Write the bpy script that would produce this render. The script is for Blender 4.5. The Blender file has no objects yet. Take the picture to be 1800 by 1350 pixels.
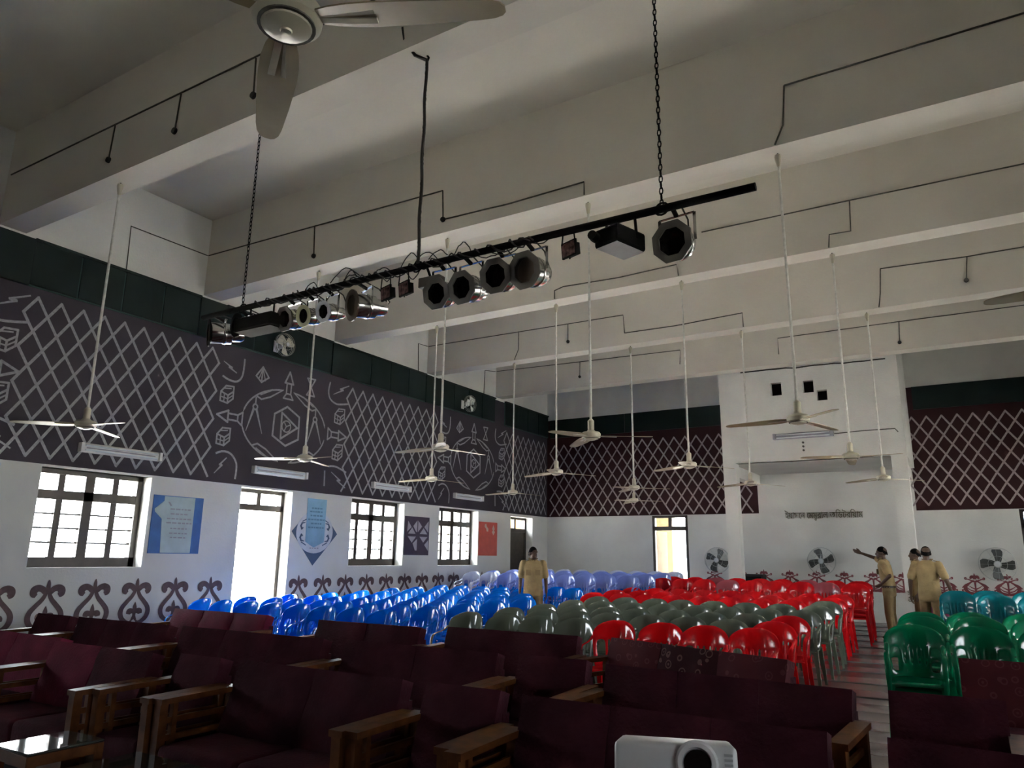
import bpy, bmesh, math, random
from mathutils import Vector, Matrix, Quaternion
random.seed(7)
sc = bpy.context.scene
col = sc.collection
PI = math.pi
def R(a): return math.radians(a)

# ------------------------------------------------------------------ camera
YAW, PITCH, ROLL, FPX = R(31.246), R(13.177), R(.708), 1293.9
fw = Vector((-math.sin(YAW)*math.cos(PITCH), math.cos(YAW)*math.cos(PITCH), math.sin(PITCH)))
rt = Vector((math.cos(YAW), math.sin(YAW), 0)); up = rt.cross(fw)
rt2 = math.cos(ROLL)*rt + math.sin(ROLL)*up; up2 = -math.sin(ROLL)*rt + math.cos(ROLL)*up
cam = bpy.data.cameras.new('camera'); camo = bpy.data.objects.new('camera', cam); col.objects.link(camo)
cam.sensor_fit = 'HORIZONTAL'; cam.sensor_width = 36; cam.lens = FPX/1800*36; cam.clip_start = .05; cam.clip_end = 400
camo.matrix_world = Matrix(((rt2.x, up2.x, -fw.x, 0), (rt2.y, up2.y, -fw.y, 0), (rt2.z, up2.z, -fw.z, 1.45), (0, 0, 0, 1)))
sc.camera = camo
# ------------------------------------------------------------------ world, exposure
w = bpy.data.worlds.new('overcast_sky'); sc.world = w; w.use_nodes = True
bgn = w.node_tree.nodes['Background']; bgn.inputs[0].default_value = (.93, .965, 1.0, 1); bgn.inputs[1].default_value = 11.0
sl_ = bpy.data.lights.new('sun', 'SUN'); sl_.energy = 110; sl_.angle = R(3); sl_.color = (1, .95, .87)
suno = bpy.data.objects.new('sun', sl_); col.objects.link(suno); suno.rotation_euler = (R(35), 0, 0)
vs = sc.view_settings; vs.view_transform = 'Standard'; vs.look = 'None'; vs.gamma = 1; vs.use_curve_mapping = False; vs.exposure = 1.95
cy = sc.cycles
cy.use_denoising = True; cy.denoiser = 'OPENIMAGEDENOISE'
cy.max_bounces = 10; cy.diffuse_bounces = 7; cy.glossy_bounces = 3; cy.transparent_max_bounces = 12; cy.sample_clamp_indirect = 8; cy.caustics_reflective = False; cy.caustics_refractive = False

# ------------------------------------------------------------------ layout constants (metres)
XL, XR, YF, YB, ZC, ZBM = -10.0, 4.9, -5.0, 18.48, 6.74, 5.45
BEAMS = [-4.77, -1.85, 1.07, 3.98, 6.96, 9.87, 12.78, 15.68]; BW = .32
ZW = 2.53          # white / dark paint boundary
ZD = 5.38          # top of dark paint
def floor_z(y):
    return 0.0 if y < 9.3 else .014*(1+int((min(y, 18)-9.3)/.9))

# ------------------------------------------------------------------ materials
def lin(c):
    return tuple(((v/255)/12.92 if v/255 <= .04045 else ((v/255+.055)/1.055)**2.4) for v in c)
M = {}
def mat(name, c, rough=.6, metal=0, var=.12, vs_=6.0, bump=0, bs=40, spec=.5, coat=0, transl=0, emis=0):
    m = bpy.data.materials.new(name); m.use_nodes = True; nt = m.node_tree; N = nt.nodes; L = nt.links
    p = N['Principled BSDF']; p.inputs['Roughness'].default_value = rough; p.inputs['Metallic'].default_value = metal
    p.inputs['Specular IOR Level'].default_value = spec; p.inputs['Coat Weight'].default_value = coat
    tc = N.new('ShaderNodeTexCoord')
    nz = N.new('ShaderNodeTexNoise'); nz.inputs['Scale'].default_value = vs_; nz.inputs['Detail'].default_value = 5
    L.new(tc.outputs['Object'], nz.inputs['Vector'])
    rp = N.new('ShaderNodeValToRGB'); e = rp.color_ramp.elements
    e[0].position = .3; e[1].position = .7
    e[0].color = (*[v*(1-var) for v in c], 1); e[1].color = (*[min(1, v*(1+var)) for v in c], 1)
    L.new(nz.outputs[0], rp.inputs[0]); L.new(rp.outputs[0], p.inputs['Base Color'])
    if bump:
        n2 = N.new('ShaderNodeTexNoise'); n2.inputs['Scale'].default_value = bs; n2.inputs['Detail'].default_value = 4
        b = N.new('ShaderNodeBump'); b.inputs['Strength'].default_value = bump; b.inputs['Distance'].default_value = .02
        L.new(tc.outputs['Object'], n2.inputs['Vector']); L.new(n2.outputs[0], b.inputs['Height']); L.new(b.outputs[0], p.inputs['Normal'])
    if transl:
        t = N.new('ShaderNodeBsdfTranslucent'); mx = N.new('ShaderNodeMixShader'); mx.inputs[0].default_value = transl
        L.new(rp.outputs[0], t.inputs[0]); L.new(p.outputs[0], mx.inputs[1]); L.new(t.outputs[0], mx.inputs[2]); L.new(mx.outputs[0], N['Material Output'].inputs[0])
    M[name] = m; return m
mat('white_plaster', (.70, .70, .665), .85, var=.07, vs_=1.3, bump=.15, bs=30)
mat('ceiling_plaster', (.65, .62, .55), .9, var=.07, vs_=.8, bump=.1, bs=25)
mat('dark_paint', (.04, .034, .044), .7, spec=.15, var=.15, vs_=1.2, bump=.1, bs=30)
mat('maroon_paint', (.028, .009, .011), .7, spec=.12, var=.15, vs_=1.2)
mat('green_board', (.007, .014, .0135), .6, spec=.15, var=.25, vs_=2)
mat('board_joint', (.02, .05, .045), .6, spec=.2)
mat('motif_grey', (.30, .30, .32), .6, var=.2, vs_=25)
mat('motif_mauve', (.33, .29, .29), .6, var=.2, vs_=25)
mat('fleur_brown', (.115, .07, .072), .7, var=.25, vs_=12)
mat('fleur_red', (.2, .045, .055), .7, var=.35, vs_=8)
mat('magenta_paint', (.22, .05, .14), .6)
mat('dark_wood', (.035, .026, .021), .45, var=.3, vs_=9)
mat('teak', (.115, .037, .0105), .45, spec=.18, var=.4, vs_=14)
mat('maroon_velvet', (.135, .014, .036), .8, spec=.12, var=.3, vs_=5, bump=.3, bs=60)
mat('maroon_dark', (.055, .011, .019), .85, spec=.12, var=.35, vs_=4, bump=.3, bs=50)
mat('fan_cream', (.46, .43, .33), .35, var=.12, vs_=5)
mat('fan_blade', (.28, .225, .13), .4, var=.15, vs_=5)
mat('fan_brass', (.5, .47, .36), .3, metal=.5, var=.2)
mat('rod_white', (.6, .6, .55), .5, var=.15, vs_=20)
mat('white_enamel', (.75, .75, .72), .35, var=.05)
mat('tube_glass', (.75, .8, .82), .2, var=.03)
mat('black_metal', (.01, .01, .01), .85, var=.2, spec=.08)
mat('wire_black', (.02, .018, .016), .7)
mat('conduit_grey', (.07, .065, .055), .8, var=.5, vs_=15)
mat('chrome', (.62, .62, .6), .22, metal=1, var=.1)
mat('gel_frame', (.085, .08, .072), .5, metal=.3, var=.2)
mat('lens_dark', (.015, .013, .011), .15)
mat('brown_gel', (.05, .03, .02), .3)
mat('yellow_frame', (.5, .5, .3), .5)
mat('flood_glass', (.12, .07, .07), .2, var=.8, vs_=30)
mat('grey_blade', (.06, .065, .06), .4)
mat('clear_cage', (.5, .52, .5), .3, metal=.6)
mat('khaki', (.34, .245, .115), .85, var=.2, vs_=7, bump=.4, bs=18)
mat('khaki_dark', (.27, .19, .09), .85, var=.2, vs_=7, bump=.4, bs=18)
mat('skin', (.085, .045, .028), .55, var=.15)
mat('hair', (.006, .005, .005), .9, spec=.1)
mat('belt', (.03, .015, .01), .5)
mat('eye_white', (.1, .09, .08), .3)
mat('projector_white', (.8, .81, .82), .4, var=.03)
mat('vent_grey', (.55, .56, .57), .5)
mat('poster_blue', (.025, .115, .36), .5, var=.15)
mat('poster_pale', (.42, .53, .55), .5, var=.12, vs_=5)
mat('poster_sheet', (.22, .42, .58), .5, var=.15, vs_=4)
mat('print_grey', (.3, .3, .34), .6)
mat('print_teal', (.1, .22, .33), .6)
mat('poster_navy', (.06, .10, .18), .5, var=.1)
mat('poster_purple', (.05, .035, .065), .5, var=.15)
mat('poster_lilac', (.42, .4, .46), .5, var=.1)
mat('poster_red', (.5, .085, .065), .5, var=.12)
mat('poster_cream', (.55, .47, .42), .5)
mat('ornament_white', (.6, .63, .68), .5)
mat('sign_olive', (.1, .095, .06), .7)
mat('concrete', (.6, .58, .54), .9, var=.15)
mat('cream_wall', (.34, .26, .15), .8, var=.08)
mat('speaker_black', (.01, .008, .008), .6)
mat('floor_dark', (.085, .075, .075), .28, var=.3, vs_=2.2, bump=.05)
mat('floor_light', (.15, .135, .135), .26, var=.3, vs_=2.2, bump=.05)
def plastic(name, c, tr=.12, rough=.11): mat(name, c, rough, var=.05, vs_=3, transl=tr, spec=.55)
plastic('plastic_blue', (.0, .2, .76), .32); plastic('plastic_pale', (.22, .30, .72), .3); plastic('plastic_clear', (.55, .6, .75), .35)
plastic('plastic_olive', (.16, .19, .145), .12); plastic('plastic_red', (.82, .012, .02), .33); plastic('plastic_pink', (.5, .12, .15), .25)
plastic('plastic_green', (.001, .2, .085), .22, .1); plastic('plastic_teal', (.004, .22, .27), .2, .14)
# glass pane: mostly lets light straight through, with a faint reflection
g = bpy.data.materials.new('window_glass'); g.use_nodes = True; N = g.node_tree.nodes; N.clear()
o_ = N.new('ShaderNodeOutputMaterial'); t_ = N.new('ShaderNodeBsdfTransparent'); t_.inputs[0].default_value = (.93, .95, .96, 1)
gl = N.new('ShaderNodeBsdfGlossy'); gl.inputs['Roughness'].default_value = .05; mx = N.new('ShaderNodeMixShader'); mx.inputs[0].default_value = .06
g.node_tree.links.new(t_.outputs[0], mx.inputs[1]); g.node_tree.links.new(gl.outputs[0], mx.inputs[2]); g.node_tree.links.new(mx.outputs[0], o_.inputs[0]); M['window_glass'] = g
# table glass
g = mat('table_glass', (.05, .055, .05), .04, spec=.9)
# floral slip cover: rings of a printed flower pattern
def floral(name, base, ring, sc_):
    m = mat(name, base, .8, var=.2, spec=.12); nt = m.node_tree; N = nt.nodes; L = nt.links; p = N['Principled BSDF']
    tc = N.new('ShaderNodeTexCoord'); v = N.new('ShaderNodeTexVoronoi'); v.inputs['Scale'].default_value = sc_; v.inputs['Randomness'].default_value = .8
    L.new(tc.outputs['Object'], v.inputs['Vector'])
    mt = N.new('ShaderNodeMath'); mt.operation = 'SINE'; ml = N.new('ShaderNodeMath'); ml.operation = 'MULTIPLY'; ml.inputs[1].default_value = 26
    L.new(v.outputs['Distance'], ml.inputs[0]); L.new(ml.outputs[0], mt.inputs[0])
    ls = N.new('ShaderNodeMath'); ls.operation = 'LESS_THAN'; ls.inputs[1].default_value = .34; L.new(v.outputs['Distance'], ls.inputs[0])
    gt = N.new('ShaderNodeMath'); gt.operation = 'GREATER_THAN'; gt.inputs[1].default_value = .35; L.new(mt.outputs[0], gt.inputs[0])
    mu = N.new('ShaderNodeMath'); mu.operation = 'MULTIPLY'; L.new(ls.outputs[0], mu.inputs[0]); L.new(gt.outputs[0], mu.inputs[1])
    mm = N.new('ShaderNodeMix'); mm.data_type = 'RGBA'; mm.inputs['A'].default_value = (*base, 1); mm.inputs['B'].default_value = (*ring, 1)
    L.new(mu.outputs[0], mm.inputs['Factor']); L.new(mm.outputs['Result'], p.inputs['Base Color'])
floral('floral_dark', (.04, .008, .012), (.15, .07, .065), 11); floral('floral_maroon', (.085, .016, .022), (.12, .035, .04), 12)

# ------------------------------------------------------------------ mesh helpers
class MB:
    def __init__(s): s.v = []; s.f = []; s.m = []; s.cur = 0; s.mats = []
    def mat(s, name):
        if name not in s.mats: s.mats.append(name)
        s.cur = s.mats.index(name); return s
    def add(s, vs, fs):
        o = len(s.v); s.v += [tuple(p) for p in vs]
        for f in fs: s.f.append([o+i for i in f]); s.m.append(s.cur)
    def box(s, a, b):
        (x0, y0, z0), (x1, y1, z1) = a, b
        s.add([(x0,y0,z0),(x1,y0,z0),(x1,y1,z0),(x0,y1,z0),(x0,y0,z1),(x1,y0,z1),(x1,y1,z1),(x0,y1,z1)],
              [(0,3,2,1),(4,5,6,7),(0,1,5,4),(1,2,6,5),(2,3,7,6),(3,0,4,7)]); return s
    def bar(s, p, q, w, h, upv=(0,0,1), w2=None, h2=None):
        p, q = Vector(p), Vector(q); d = (q-p).normalized(); u = Vector(upv)
        if abs(d.dot(u)) > .95: u = Vector((0,1,0))
        sd = d.cross(u).normalized(); u = sd.cross(d)
        w2 = w if w2 is None else w2; h2 = h if h2 is None else h2
        vs = [p+sd*(a*w/2)+u*(b*h/2) for a, b in ((-1,-1),(1,-1),(1,1),(-1,1))]+[q+sd*(a*w2/2)+u*(b*h2/2) for a, b in ((-1,-1),(1,-1),(1,1),(-1,1))]
        s.add(vs, [(0,1,2,3),(7,6,5,4),(0,4,5,1),(1,5,6,2),(2,6,7,3),(3,7,4,0)]); return s
    def tube(s, pts, r, n=8, caps=True):
        pts = [Vector(p) for p in pts]; rs = r if isinstance(r, (list, tuple)) else [r]*len(pts)
        rings = []; prev = None
        for i, p in enumerate(pts):
            d = (pts[min(i+1, len(pts)-1)]-pts[max(i-1, 0)])
            d = d.normalized() if d.length > 1e-9 else Vector((0,0,1))
            if prev is None:
                a = Vector((0,0,1)) if abs(d.z) < .9 else Vector((1,0,0)); sd = d.cross(a).normalized()
            else:
                sd = (prev-d*prev.dot(d)).normalized()
            prev = sd; u = d.cross(sd)
            rings.append([p+(sd*math.cos(2*PI*k/n)+u*math.sin(2*PI*k/n))*rs[i] for k in range(n)])
        s.rings(rings, caps); return s
    def rings(s, rings, caps=True):
        n = len(rings[0]); vs = [p for r in rings for p in r]; fs = []
        for i in range(len(rings)-1):
            for k in range(n):
                k2 = (k+1) % n; fs.append((i*n+k, i*n+k2, (i+1)*n+k2, (i+1)*n+k))
        if caps: fs.append(tuple(range(n-1, -1, -1))); fs.append(tuple((len(rings)-1)*n+k for k in range(n)))
        s.add(vs, fs)
    def lathe(s, prof, n=16, axis='z', c=(0,0,0), caps=True):
        rs = []
        for r, h in prof:
            ring = []
            for k in range(n):
                a = 2*PI*k/n; x, y = r*math.cos(a), r*math.sin(a)
                q = (x, y, h) if axis == 'z' else ((h, x, y) if axis == 'x' else (y, h, x))
                ring.append((q[0]+c[0], q[1]+c[1], q[2]+c[2]))
            rs.append(ring)
        s.rings(rs, caps); return s
    def ball(s, c, rx, ry=None, rz=None, n=12, m=8):
        ry = rx if ry is None else ry; rz = rx if rz is None else rz
        rs = []
        for i in range(m+1):
            t = PI*i/m; st, ct = max(math.sin(t), .02), math.cos(t)
            rs.append([(c[0]+rx*st*math.cos(2*PI*k/n), c[1]+ry*st*math.sin(2*PI*k/n), c[2]-rz*ct) for k in range(n)])
        s.rings(rs); return s
    def prism(s, out, fn, t0, t1):
        n = len(out); vs = [fn(u, v, t0) for u, v in out]+[fn(u, v, t1) for u, v in out]
        fs = [tuple(range(n-1, -1, -1)), tuple(range(n, 2*n))]+[(i, (i+1) % n, n+(i+1) % n, n+i) for i in range(n)]
        s.add(vs, fs); return s
    def stroke(s, pts, wd, fn, t=.003, closed=False):
        """flat painted stroke on a wall plane; pts (u,v), wd width or list, fn(u,v,t)->xyz"""
        P = [Vector((p[0], p[1])) for p in pts]
        if closed: P = P+[P[0], P[1]]
        W = wd if isinstance(wd, (list, tuple)) else [wd]*len(P)
        for i in range(len(P)-1-(1 if closed else 0)):
            d = P[i+1]-P[i]
            if d.length < 1e-6: continue
            d.normalize(); nn = Vector((-d.y, d.x))
            e0 = d*min(W[i]*.35, .02); e1 = d*min(W[i+1]*.35, .02)
            q = [P[i]-e0+nn*W[i]/2, P[i]-e0-nn*W[i]/2, P[i+1]+e1-nn*W[i+1]/2, P[i+1]+e1+nn*W[i+1]/2]
            s.add([fn(a.x, a.y, t) for a in q], [(0,1,2,3)])
        return s
    def ribbon(s, pts, wd, fn, t=.003, sub=5):
        """smooth painted brush stroke: Catmull-Rom through pts with varying width"""
        W = wd if isinstance(wd, (list, tuple)) else [wd]*len(pts)
        P = [Vector((p[0], p[1], w_)) for p, w_ in zip(pts, W)]; Q = []
        for i in range(len(P)-1):
            a, b, c, d = P[max(i-1, 0)], P[i], P[i+1], P[min(i+2, len(P)-1)]
            for k in range(sub):
                u = k/sub; Q.append(.5*((2*b)+(c-a)*u+(2*a-5*b+4*c-d)*u*u+(3*b-a-3*c+d)*u**3))
        Q.append(P[-1]); vs_ = []
        for i, q in enumerate(Q):
            d = (Q[min(i+1, len(Q)-1)]-Q[max(i-1, 0)]); d = Vector((d.x, d.y)); d = d.normalized() if d.length > 1e-7 else Vector((1, 0))
            nn = Vector((-d.y, d.x))*max(q.z, .004)/2
            vs_ += [fn(q.x+nn.x, q.y+nn.y, t), fn(q.x-nn.x, q.y-nn.y, t)]
        s.add(vs_, [(2*i, 2*i+1, 2*i+3, 2*i+2) for i in range(len(Q)-1)]); return s
    def mesh(s, name, mats=None, smooth=False):
        me = bpy.data.meshes.new(name); me.from_pydata(s.v, [], s.f)
        names = s.mats or ([mats] if isinstance(mats, str) else mats or [])
        for n_ in names: me.materials.append(M[n_])
        if s.mats: me.polygons.foreach_set('material_index', s.m)
        bm = bmesh.new(); bm.from_mesh(me); bmesh.ops.recalc_face_normals(bm, faces=bm.faces); bm.to_mesh(me); bm.free()
        if smooth:
            me.polygons.foreach_set('use_smooth', [True]*len(me.polygons)); me.set_sharp_from_angle(angle=R(40))
        return me
    def build(s, name, mats=None, parent=None, loc=(0,0,0), smooth=False):
        return link(name, s.mesh(name, mats, smooth), parent, loc)
def link(name, me, parent=None, loc=(0,0,0)):
    o = bpy.data.objects.new(name, me); col.objects.link(o); o.location = loc
    if parent: o.parent = parent
    return o
def empty(name, loc=(0,0,0), rz=0):
    o = bpy.data.objects.new(name, None); col.objects.link(o); o.location = loc; o.rotation_euler = (0,0,rz); o.empty_display_size = .1; return o
def tag(o, label, cat, group=None):
    o['label'] = label; o['category'] = cat
    if group: o['group'] = group
    return o
def struct(o, label=None, cat=None):
    o['kind'] = 'structure'
    if label: o['label'] = label
    if cat: o['category'] = cat
    return o
def copy_tree(o, parent=None):
    c = o.copy(); col.objects.link(c); c.parent = parent
    for ch in list(o.children): copy_tree(ch, c)
    return c
def bevel(me, wd, seg=2):
    bm = bmesh.new(); bm.from_mesh(me)
    bmesh.ops.bevel(bm, geom=list(bm.edges), offset=wd, segments=seg, profile=.5, affect='EDGES', clamp_overlap=True)
    bm.to_mesh(me); bm.free(); return me
def apply_mods(ob):
    dg = bpy.context.evaluated_depsgraph_get(); dg.update()
    me = bpy.data.meshes.new_from_object(ob.evaluated_get(dg)); old = ob.data; ob.modifiers.clear(); ob.data = me; return me
ORD = ['zeroth','first','second','third','fourth','fifth','sixth','seventh','eighth','ninth','tenth','eleventh','twelfth','thirteenth']

# ------------------------------------------------------------------ room shell
def wall_cells(mb, us, vs_, holes, fn, matfn):
    """grid of quads on a wall plane with rectangular holes (u0,u1,v0,v1)"""
    us = sorted(set(us+[h[0] for h in holes]+[h[1] for h in holes])); vs_ = sorted(set(vs_+[h[2] for h in holes]+[h[3] for h in holes]))
    for i in range(len(us)-1):
        for j in range(len(vs_)-1):
            u, v = (us[i]+us[i+1])/2, (vs_[j]+vs_[j+1])/2
            if any(h[0] < u < h[1] and h[2] < v < h[3] for h in holes): continue
            mb.mat(matfn(u, v))
            for t in (0, 1):
                q = [fn(us[i], vs_[j], t), fn(us[i+1], vs_[j], t), fn(us[i+1], vs_[j+1], t), fn(us[i], vs_[j+1], t)]
                mb.add(q, [(0,1,2,3)])
    mb.mat('white_plaster')
    for u0, u1, v0, v1 in holes:
        for a, b in (((u0,v0),(u1,v0)),((u1,v0),(u1,v1)),((u1,v1),(u0,v1)),((u0,v1),(u0,v0))):
            mb.add([fn(*a,0), fn(*b,0), fn(*b,1), fn(*a,1)], [(0,1,2,3)])
TH = .32
WINS_L = [(4.94, 6.46, 1.24, 2.50), (10.62, 12.2, 1.24, 2.50), (13.42, 14.99, 1.24, 2.50)]
DOORS_L = [(8.04, 9.13, 0, 2.50), (16.5, 17.64, 0, 2.46)]
EXTRA_L = [(-.9, .62, 1.24, 2.5)]  # unseen window, added to brighten the sofas and projector
def lw(u, v, t): return (XL-TH*t, u, v)
def lp(u, v, t): return (XL+t, u, v)
mb = MB(); wall_cells(mb, [YF, YB+TH], [-.3, ZW, ZD, ZC+.2], WINS_L+DOORS_L+EXTRA_L, lw, lambda u, v: 'white_plaster' if v < ZW or v > ZD else 'dark_paint')
wall_left = struct(mb.build('wall_left'))
def rwl(u, v, t): return (XR+TH*t, u, v)
WINS_R = [(-.9, .62, 1.24, 2.5), (4.94, 6.46, 1.24, 2.5), (10.62, 12.2, 1.24, 2.5), (13.42, 14.99, 1.24, 2.5)]  # first one is unseen, added to brighten the sofas and projector
DOORS_R = [(8.04, 9.13, 0, 2.5), (16.5, 17.64, 0, 2.46)]
mb = MB(); wall_cells(mb, [YF, YB+TH], [-.3, ZW, ZD, ZC+.2], WINS_R+DOORS_R, rwl, lambda u, v: 'white_plaster' if v < ZW or v > ZD else 'dark_paint')
wall_right = struct(mb.build('wall_right'))
DOORS_B = [(-6.91, -5.97, 0, 2.52), (1.0, 1.95, 0, 2.52)]
def bw(u, v, t): return (u, YB+TH*t, v)
def bp(u, v, t): return (u, YB-t, v)
BXL, BXR, BY = -4.33, -.80, 16.0
mb = MB(); wall_cells(mb, [XL, -4.2, BXR-.05, XR], [-.3, .74, ZW, 5.27, ZC+.2], DOORS_B, bw, lambda u, v: 'magenta_paint' if v < .74 and u > BXR else 'white_plaster' if v < ZW or v > 5.27 or -4.2 < u < BXR-.05 else 'maroon_paint')
wall_back = struct(mb.build('wall_back'))
mb = MB().box((XL-TH, YF-TH, -.3), (XR+TH, YF, ZC+.2)); struct(mb.build('wall_front', 'maroon_dark'))
mb = MB().box((XL-TH, YF-TH, ZC), (XR+TH, YB+TH, ZC+.25)); ceiling = struct(mb.build('ceiling', 'ceiling_plaster'))
# floor: wide bands across the hall, each step a touch higher towards the back
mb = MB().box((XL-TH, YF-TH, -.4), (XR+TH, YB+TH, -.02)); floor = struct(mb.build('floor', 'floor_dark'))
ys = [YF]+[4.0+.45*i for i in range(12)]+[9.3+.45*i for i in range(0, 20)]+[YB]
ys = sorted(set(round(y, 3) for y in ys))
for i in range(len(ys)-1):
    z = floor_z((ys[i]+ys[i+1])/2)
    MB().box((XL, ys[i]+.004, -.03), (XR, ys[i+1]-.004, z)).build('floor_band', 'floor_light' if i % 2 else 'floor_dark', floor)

# beams with surface conduits
COND = {3.98: [[(-9.9,6.1),(1.2,6.05)],[(-7.63,6.08),(-7.66,5.66)],[(-6.46,6.07),(-6.49,5.65)],[(-5.32,6.06),(-5.3,5.65)]],
        6.96: [[(-9.98,6.12),(-7.6,6.08),(-5.3,6.04)],[(-7.6,6.08),(-7.57,5.61)],[(-5.3,6.04),(-5.28,5.63)],[(-5.28,5.63),(-4.3,5.6),(-3.29,5.62),(-3.29,5.46)],[(-1.07,6.08),(4.8,6.1)],[(-1.07,6.08),(-1.11,5.65),(-1.2,5.46)]],
        9.87: [[(-5.21,5.46),(-5.21,5.6),(-5.05,5.64),(-4.1,5.61),(-3.19,5.64),(-3.17,5.46)],[(-2.8,6.06),(-.83,6.06),(4.8,6.03)],[(-.83,6.06),(-.85,5.63),(-1.11,5.64),(-1.13,5.46)]],
        12.78: [[(-9.98,6.07),(-5.24,6.05),(-5.22,5.68)],[(-7.6,6.07),(-7.6,5.68),(-7.7,5.46)],[(-6.44,6.04),(-6.44,5.68)],[(-5.22,5.68),(-4.2,5.67),(-2.97,5.72),(-2.97,5.46)],[(-.72,6.11),(.49,6.07),(4.8,6.09)],[(-.72,6.11),(-.76,5.69),(-.8,5.46)],[(.49,6.07),(.44,5.69)]],
        15.68: [[(-9.98,6.13),(-7.9,6.09),(-5.07,6.04),(-5.09,5.71)],[(-7.58,6.08),(-7.59,5.71)],[(-2.95,5.66),(-2.95,6.01),(-.66,6.02),(4.8,6.0)],[(-.66,6.02),(-.69,5.6)]]}
for k, yb in enumerate(BEAMS):
    b = struct(MB().box((XL-.05, yb, ZBM), (XR+.05, yb+BW, ZC+.05)).build('ceiling_beam', 'ceiling_plaster'))
    for ln in COND.get(yb, []):
        MB().tube([(x, yb-.009, z) for x, z in ln], .009, 6).build('conduit', 'conduit_grey', b)
        if len(ln) == 2 and abs(ln[0][0]-ln[1][0]) < .3:
            MB().lathe([(.0, -.03), (.032, -.028), (.036, 0)], 10, 'y', (ln[1][0], yb, ln[1][1])).build('junction_box', 'wire_black', b)
    if k >= 2 and k < 7:
        p = struct(MB().mat('green_board').box((XL-.02, yb-.06, 4.77), (XL+.055, yb+.43, ZD+.02)).build('pilaster'))
        # white patch where the beam seats on the wall
for pts in ([(5.66,5.42),(5.64,6.1),(6.94,6.12)], [(12.46,5.4),(12.42,6.05),(12.75,6.07)], [(15.11,5.4),(15.14,6.04),(15.64,6.12)]):
    MB().tube([(XL+.009, y, z) for y, z in pts], .009, 6).build('conduit', 'conduit_grey', wall_left)
# dark green boards above the painted frieze, one by one
for k in range(2, 8):
    y0 = (BEAMS[k]+.43) if k < 7 else BEAMS[k]+.43; y1 = BEAMS[k+1]-.06 if k < 7 else YB
    n = 4
    for i in range(n):
        a, b2 = y0+(y1-y0)*i/n, y0+(y1-y0)*(i+1)/n
        MB().box((XL-.01, a+.012, 4.79), (XL+.035, b2-.012, ZD)).build('board', 'green_board', wall_left)
    MB().box((XL-.01, y0, 4.77), (XL+.02, y1, ZD-.01)).build('board_batten', 'board_joint', wall_left)
    MB().box((XL-.01, y0, ZD), (XL+.06, y1, ZD+.035)).build('ledge', 'green_board', wall_left)
for a, b2 in ((XL+.1, -7.6), (-7.6, -5.9), (-5.9, BXL-.02), (BXR+.1, 1.5), (1.5, 3.2), (3.2, XR)):
    MB().box((a+.01, YB-.035, 4.75), (b2-.01, YB+.01, 5.27)).build('board', 'green_board', wall_back)

# painted lattice
def lattice(u0, n, z0, z1, steps, du, fn, wd, skip=None, ragged=True):
    mb = MB(); h = (z0-z1)/steps
    rnd = random.Random(3)
    for i in range(-8, n+8):
        for sgn in (1, -1):
            for s_ in range(steps):
                ua, ub = u0+du*i+sgn*du/2*s_, u0+du*i+sgn*du/2*(s_+1)
                lo, hi = u0-.06, u0+du*(n-1)+du*.62
                if min(ua, ub) < lo-du*.3 or max(ua, ub) > hi+du*.02: continue
                if skip and skip((ua+ub)/2, z0-h*(s_+.5)): continue
                mb.stroke([(ua, z0-h*s_+rnd.uniform(-.005, .005)), (ub, z0-h*(s_+1)+rnd.uniform(-.005, .005))], wd, fn)
    return mb
lattice(4.57, 10, 4.65, 2.61, 9, .295, lp, .037).build('painted_lattice', 'motif_grey', wall_left)
lattice(10.45, 10, 4.62, 2.61, 9, .295, lp, .037).build('painted_lattice', 'motif_grey', wall_left)
lattice(16.25, 8, 4.6, 2.6, 9, .285, lp, .037).build('painted_lattice', 'motif_grey', wall_left)
lattice(-9.76, 19, 4.53, 2.57, 9, .293, bp, .037, skip=lambda u, v: (-6.75 < u < -6.5 and v < 2.85)).build('painted_lattice', 'motif_mauve', wall_back)
lattice(-.75, 16, 4.58, 2.64, 9, .293, bp, .037).build('painted_lattice', 'motif_mauve', wall_back)
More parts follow.
